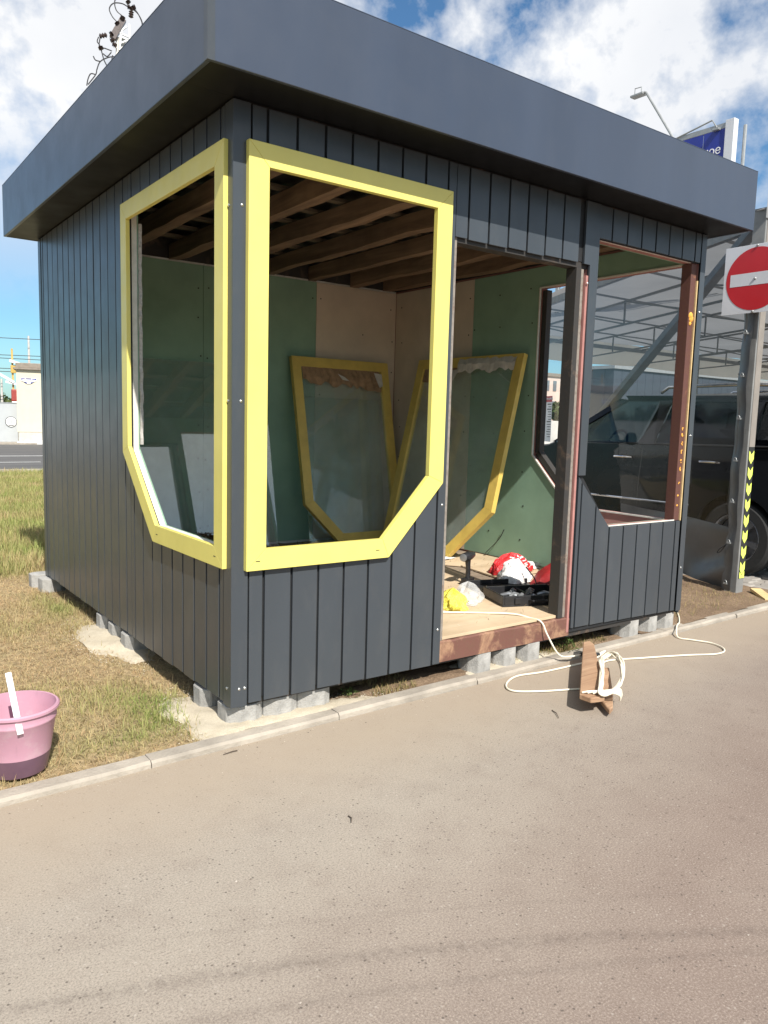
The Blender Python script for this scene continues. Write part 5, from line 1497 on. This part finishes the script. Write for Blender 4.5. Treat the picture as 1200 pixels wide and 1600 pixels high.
# ================================================================== ROOFTOP SIGN AND LAMPS BEHIND
bb = thing('roof_sign', 'blue panelled roof sign with grey frame and white lettering above the tent', 'sign', (9.0, 3.05, EZ+.1))
S = lambda y, z: (0, y, z)
zr0, zr1 = .9, 2.30                                     # relative to the base
fr = MB(); fr.box((-.05, -.05, zr0-.1), (.06, .08, zr1+.06)); fr.build('end_post', M['sign_white'], bb, bevel=.004)
MB().bar((0, .08, zr1), (0, 3.2, zr1), .06, .07).build('top_rail', M['galv'], bb)
MB().bar((0, .08, zr0), (0, 3.2, zr0), .06, .07).build('bottom_rail', M['galv'], bb)
for k in range(9):
    y0 = .085+k*.345
    MB().box((-.03, y0, zr0+.04), (-.012, y0+.333, zr1-.04)).build('blue_panel', M['blue_panel'], bb, bevel=.003)
for y in (.1, 1.6, 3.1): MB().box((.03, y-.03, 0), (.09, y+.03, zr0+.1)).build('sign_leg', M['galv'], bb)
MB().tube([(.12, -.12, 0), (.12, -.12, zr1-.02)], .025, 8).build('standpipe', M['galv'], bb)
text_obj('sign_lettering', 'ное', .165, M['white_print'], bb, frame_m((-.034, .13, 1.985), (0, -1, 0), (0, 0, 1)), .003, 'RIGHT')
def flood(y0, y1, z1, label, arm2):
    t = thing('floodlight', label, 'floodlight', (9.0, 3.05+y0, EZ+.1+zr1))
    d = y1-y0
    MB().tube([(-.02, 0, 0), (-.02, d*.93, z1-.02), (-.02, d, z1)], .018, 8).build('arm', M['galv'], t, smooth=True)
    hd = MB().box((-.07, d-.01, z1-.035), (.05, d+.22, z1+.0)).build('lamp_head', M['galv'], t, bevel=.01)
    MB().tube([(-.02, d+.05, z1+.01), (-.02, d+.05, z1+.09), (-.02, d+.17, z1+.10), (-.02, d+.17, z1+.01)], .008, 6).build('bracket', M['galv'], hd)
    return t
flood(.90, 1.50, .87, 'floodlight on a long slanted arm rising above the kiosk roof', 0)
t = thing('floodlight', 'thin bent lamp arm folded over the blue roof sign', 'floodlight', (9.0, 3.05+.80, EZ+.1+zr1))
MB().tube([(-.03, .08, .02), (-.03, -.50, .12), (-.03, -.58, .0)], .012, 8).build('arm', M['galv'], t, smooth=True)
MB().box((-.09, -.64, -.05), (.03, -.54, -.02)).build('lamp_head', M['galv'], t, bevel=.006)

# ------------------------------------------------------------------ utility pole behind the kiosk
PKX, PKY, PS = 4.62, 15.78, .0150
up_ = thing('utility_pole', 'concrete power pole with brown insulators and looping wires behind the kiosk roof', 'power pole', (PKX, PKY, 0), R(-17))
H_ = lambda a, b, d=0: ((a-190)*PS, d, 9.60+(100-b)*PS)
MB().tube([H_(186, 160, .12)[:2]+(-.2,), H_(188, 62, .12)], [.17,.11], 12).build('pole', M['pole_concrete'], up_, smooth=True)
MB().bar(H_(176, 66), H_(192, 36), .14, .12, (0, 1, 0)).build('switch_arm', M['insulator'], up_)
MB().bar(H_(184, 92, .1), H_(186, 62, .1), .12, .14, (0, 1, 0)).build('fuse_box', M['white_wall'], up_, bevel=.02)
ld = MB()
for p, q in (((200.5,42),(201.5,84)), ((190,50),(186,82)), ((186,57),(202,61)), ((187,62),(202,66)), ((187,72),(201,64)), ((188,80),(200,70)), ((190,52),(197,46))): ld.bar(H_(*p, -.02), H_(*q, -.02), .035, .035, (0, 1, 0))
ld.build('rack', M['galv'], up_)
def insul(p, q):
    p, q = Vector(H_(*p, -.05)), Vector(H_(*q, -.05)); pts = [p+(q-p)*k/6 for k in range(7)]
    MB().tube(pts, [.025,.06,.03,.06,.03,.06,.025], 10).build('insulator', M['insulator'], up_, smooth=True)
for p, q in (((157,68),(168,64)), ((173,72),(178,69)), ((173,63),(176,60)), ((190,39),(192,33)), ((184,46),(182,43)), ((201,13),(198,9)), ((206,18),(210,16)), ((203,33),(204,23)), ((198,18),(202,18)), ((160,87),(158,82)), ((176,75),(182,78)), ((206,22),(203,17))): insul(p, q)
for pts in ([(196,7),(188,6),(180,13),(182,26),(191,33)], [(199,18),(190,15),(178,17),(172,26),(176,36),(182,42)], [(206,20),(214,26),(220,38),(218,52),(212,62)], [(204,18),(212,23),(219,36),(219,46)],
            [(156,69),(154,76),(158,82),(163,100),(167,108)], [(158,70),(157,82),(166,84),(175,86)], [(162,92),(168,95),(174,88)],
            [(181,93),(170,96),(158,104),(153,116),(151,124),(140,140)], [(158,104),(151,103),(148,98)], [(151,124),(144,124),(140,132),(138,142)], [(176,92),(172,105),(160,120)]):
    MB().tube(smooth_curve([H_(*p, -.05) for p in pts], 6), .013, 6).build('wire_loop', M['wire'], up_, smooth=True)

# ------------------------------------------------------------------ across the road, far left
bo = thing('booth_building', 'small cream rendered building with brown flat roof across the road', 'building', (6.10, 35.9, 0), R(-15))
BW = lambda a, b, d: (a, -d, b)
MB().box((0, 0, .55), (3.2, 3.0, 3.42)).build('wall', M['beige_wall'], bo)
pl_ = MB().box((.03, .02, 0), (3.17, 2.9, .549)).build('plinth', M['plinth'], bo)
for k in range(6): MB().box((.06+k*.52, .008, .03), (.06+k*.52+.5, .0195, .53)).build('plinth_tile', M['plinth'], pl_)
MB().box((-.12, -.15, 3.42), (3.3, 3.1, 3.50)).build('roof_edge', M['brown_roof'], bo)
MB().box((-.02, -.05, 3.501), (3.25, 3.0, 3.72)).build('roof', M['brown_roof'], bo, bevel=.02)
MB().box((.3, -.5, .0), (3.4, -.02, .18)).build('step', M['white_wall'], bo)
MB().box((-.01, -.28, 0), (.28, -.02, .12)).build('step', M['white_wall'], bo)
# emblem sign: winged blue and white plate
t = thing('wall_emblem', 'blue and white winged plate on the cream building', 'sign', (6.10+.52*math.cos(R(15))-.012*math.sin(R(15)), 35.9-.52*math.sin(R(15))-.012*math.cos(R(15)), 2.95), R(-15))
EM = lambda a, b, d: (a*.62, -d, b*.72)
MB().prism([(-.52,.10),(.52,.10),(.52,-.06),(.18,-.16),(.12,-.26),(-.12,-.26),(-.18,-.16),(-.52,-.06)], EM, 0, .02).build('plate', M['white_print'], t)
for s in (-1, 1):
    MB().prism([(s*.51,.09),(s*.26,.09),(s*.22,.03),(s*.42,.03),(s*.43,-.0),(s*.51,.0)], EM, .021, .026).build('blue_field', M['navy'], t)
    MB().prism([(s*.36,-.11),(s*.14,-.14),(s*.11,-.24),(s*.2,-.20)], EM, .021, .026).build('blue_wing', M['navy'], t)
MB().prism([(-.20,.10),(.20,.10),(.18,.03),(-.18,.03)], EM, .021, .024).build('centre_band', M['navy'], t)
# fence with round logo
fe = thing('metal_fence', 'tall grey sheet metal fence across the road beside the cream building', 'fence', (-20, 36.4, 0))
for k in range(22): MB().box((k*1.2, 0, .08), (k*1.2+1.185, .04, 1.86)).build('fence_panel', M['grey_fence'], fe)
MB().box((0, -.02, 1.861), (26.4, .06, 1.90)).build('fence_cap', M['galv'], fe)
MB().box((0, -.06, 0), (26.4, .05, .079)).build('fence_base', M['concrete_block'], fe)
t = thing('round_plate', 'round white plate with dark ring on the grey fence', 'sign', (5.92, 36.39, 1.0))
EM = lambda a, b, d: (a, -d, b)
RD = lambda r, n=36: [(r*math.cos(2*math.pi*k/n), r*math.sin(2*math.pi*k/n)) for k in range(n)]
MB().prism(RD(.25), EM, 0, .012).build('ring', M['tape_black'], t); MB().prism(RD(.225), EM, .0122, .017).build('disc', M['white_print'], t)
MB().prism([(-.04,-.10),(.04,-.10),(.05,.02),(.03,.10),(-.03,.10),(-.05,.02)], EM, .0172, .02).build('figure', M['grey_fence'], t); MB().prism([(-.12,-.18),(.12,-.18),(.10,-.14),(-.10,-.14)], EM, .0172, .02).build('caption', M['tape_black'], t)
# crane / hoist behind the booth
t = thing('loader_crane', 'white boomed crane with yellow mast and red body beyond the fence', 'crane', (6.9, 40.8, 0), R(-12))
MB().box((-.1, -.1, 2.0), (2.6, 2.0, 2.62)).build('body', M['crane_red'], t, bevel=.05)
MB().box((-.1, -.1, 0), (2.6, 2.0, 1.999)).build('chassis', M['galv'], t, bevel=.05)
MB().bar((.0, .2, 2.62), (-.02, .2, 4.7), .09, .09).build('mast', M['crane_yellow'], t)
MB().box((-.1, .05, 3.45), (.16, .3, 3.85)).build('slew_head', M['crane_yellow'], t, bevel=.03)
MB().bar((-.14, .0, 4.08), (.75, .0, 3.80), .16, .13).build('boom', M['white_plastic'], t)
MB().bar((-.75, .0, 3.45), (.05, .0, 2.98), .14, .12).build('boom', M['white_plastic'], t)
MB().bar((-.35, .05, 3.0), (.45, .05, 2.82), .12, .10).build('boom', M['white_plastic'], t)
def lamp_pole(x, y, h, label):
    o = MB().tube([(0,0,0),(0,0,h)], [.09,.05], 8).build('thin_mast', M['pole_concrete'], smooth=True); o.location = (x, y, 0); tag(o, label, 'mast')
lamp_pole(7.95, 42, 5.5, 'pale mast rising behind the cream building')
lamp_pole(6.75, 43, 3.2, 'short dark pole beside the crane beyond the fence')
for k, (za, zb_) in enumerate(((5.0, 5.5), (4.6, 4.2), (3.9, 3.75), (3.72, 3.6), (4.2, 4.6))):
    pts = [(-30+i*5.2, 41.5, za+(zb_-za)*i/10-.5*math.sin(math.pi*i/10)+.3) for i in range(11)]
    o = MB().tube(pts, .018, 5).build('overhead_wire', M['wire'], smooth=True); recentre(o)
    tag(o, ['highest overhead wire running to the pale mast', 'second overhead wire from the top at far left', 'lowest pair of overhead wires, upper one', 'lowest overhead wire above the crane boom', 'middle overhead wire left of the pale mast'][k], 'wire', 'overhead wires at far left')

# ------------------------------------------------------------------ trees and far buildings
def tree(x, y, h, cr, label, seed, n=2600, leaf=.16, col=(.075, .115, .035), group=None, trunk_h=.35):
    rnd = np.random.default_rng(seed); rr_ = random.Random(seed)
    t = thing('tree', label, 'tree', (x, y, 0), 0, group)
    tr = MB(); tr.tube([(0,0,-.1),(.05,.03,h*trunk_h),(.0,.1,h*.75)], [.16*h/6,.12*h/6,.03], 8)
    for k in range(7):
        a = rr_.uniform(0, 6.28); z = h*rr_.uniform(trunk_h*.7, .65); l = cr*rr_.uniform(.5, .9)
        tr.tube([(0,0,z),(l*.5*math.cos(a),l*.5*math.sin(a),z+h*.1),(l*math.cos(a),l*math.sin(a),z+h*.17)], [.07*h/6,.045*h/6,.015], 6)
    tr.build('trunk', M['bark'], t, smooth=True)
    cen = np.array([[rr_.uniform(-.7,.7)*cr, rr_.uniform(-.7,.7)*cr, h*rr_.uniform(trunk_h*.9+.08, .9)] for _ in range(16)])
    k = rnd.integers(0, 16, n); rad = rnd.uniform(.22, .48, 16)*cr
    d = rnd.normal(0, 1, (n, 3)); d /= np.linalg.norm(d, axis=1)[:, None]
    p = cen[k] + d*rad[k][:, None]*rnd.uniform(.45, 1.05, n)[:, None]*np.array([1, 1, .8])
    a = rnd.normal(0, 1, (n, 3)); a /= np.linalg.norm(a, axis=1)[:, None]; b = np.cross(a, d); b /= np.linalg.norm(b, axis=1)[:, None]+1e-6
    s = leaf*rnd.uniform(.5, 1.2, n)[:, None]
    V = np.stack([p-a*s, p+b*s*.5, p+a*s, p-b*s*.5], 1).reshape(-1, 3)
    c = np.array(col)*rnd.uniform(.65, 1.35, (n, 1))*np.array([1, 1, 1]) + rnd.uniform(-.008, .012, (n, 3))*np.array([1.5, 1, .4])
    np_mesh('crown', V, np.arange(4*n).reshape(n, 4), M['leaf'], np.repeat(np.clip(c, .01, 1), 4, 0), t)
    return t
for k, (x, y, h, cr) in enumerate(((3.2, 44, 2.9, 1.5), (5.3, 45, 2.6, 1.4), (7.3, 44.5, 2.5, 1.2), (1.0, 45, 3.0, 1.6))):
    tree(x, y, h, cr, ['bushy tree beyond the fence left of the crane', 'low bushy tree beyond the fence behind the round plate', 'small bushy tree behind the crane body', 'leftmost bushy tree beyond the grey fence'][k], 40+k, 1500, .16, group='trees beyond the grey fence', trunk_h=.15)
ttl = ['dark tree seen through the tent just left of the door post', 'dark green tree seen through the tent right of the notice', 'bushy tree beyond the tent over the white wall', 'tree beyond the tent behind the sport utility vehicle bonnet', 'tree beyond the tent nearest the right', 'rounded tree beyond the tent behind the brace']
for k, (x, y, h, cr) in enumerate(((26.5, 24, 2.9, 1.6), (28.4, 25.0, 2.7, 1.6), (30.6, 24.5, 2.9, 1.5), (32.6, 24.4, 2.5, 1.5), (36.5, 25.5, 2.6, 1.6), (34.4, 24.5, 2.7, 1.4))):
    tree(x, y, h, cr, ttl[k], 60+k, 2200, .17, group='trees beyond the tent', trunk_h=.12)
ww = thing('yard_wall', 'whitewashed concrete panel wall beyond the tent below the trees', 'wall', (22, 22.4, 0))
for k in range(16): MB().box((k*2.0, 0, -.05), (k*2.0+1.96, .12, 1.75)).build('wall_panel', M['white_wall'], ww, bevel=.01, seg=1)
for k in range(17): MB().box((k*2.0-.09, -.03, -.05), (k*2.0+.055, -.001, 1.82)).build('wall_post', M['white_wall'], ww)
def block(x, y, w, d, h, label, ncol, nrow, mat='pinkish_wall'):
    t = thing('apartment_block', label, 'building', (x, y, 0), 0, 'far apartment blocks seen through the tent')
    MB().box((0, 0, 0), (w, d, h)).build('wall', M[mat], t); MB().box((-.2, -.2, h), (w+.2, d+.2, h+.4)).build('roof', M['brown_roof'], t)
    me = MB().box((0, 0, 0), (w/ncol*.45, .12, h/nrow*.5)).build('window', M['far_window'], None, mesh_only=True)
    for j in range(nrow):
        for i in range(ncol):
            o = bpy.data.objects.new('window', me); COL.objects.link(o); o.parent = t; o.location = ((i+.28)*w/ncol, -.06, (j+.3)*h/nrow)
block(70, 62, 9, 10, 7.4, 'pinkish apartment block seen through the tent above the trees', 7, 3)
block(82, 66, 9, 10, 6.4, 'lower pinkish block farther right beyond the tent', 5, 2)
block(62, 64, 8, 10, 6.6, 'pinkish block partly hidden behind the door post', 4, 2)
# grey hall closing the view at the right of the tent
t = thing('metal_hall', 'long grey blue corrugated hall beyond the far end of the tent', 'building', (28.2, 19.6, 0))
for k in range(24): MB().box((k*.6, 0, 0), (k*.6+.585, .5, 4.2)).build('wall_sheet', M['hall_blue'], t)
MB().box((-.1, -.1, 4.2), (14.5, 1.7, 4.35)).build('roof', M['galv'], t)
MB().box((-.02, .51, 0), (14.4, 1.6, 4.19)).build('hall_body', M['hall_blue'], t)
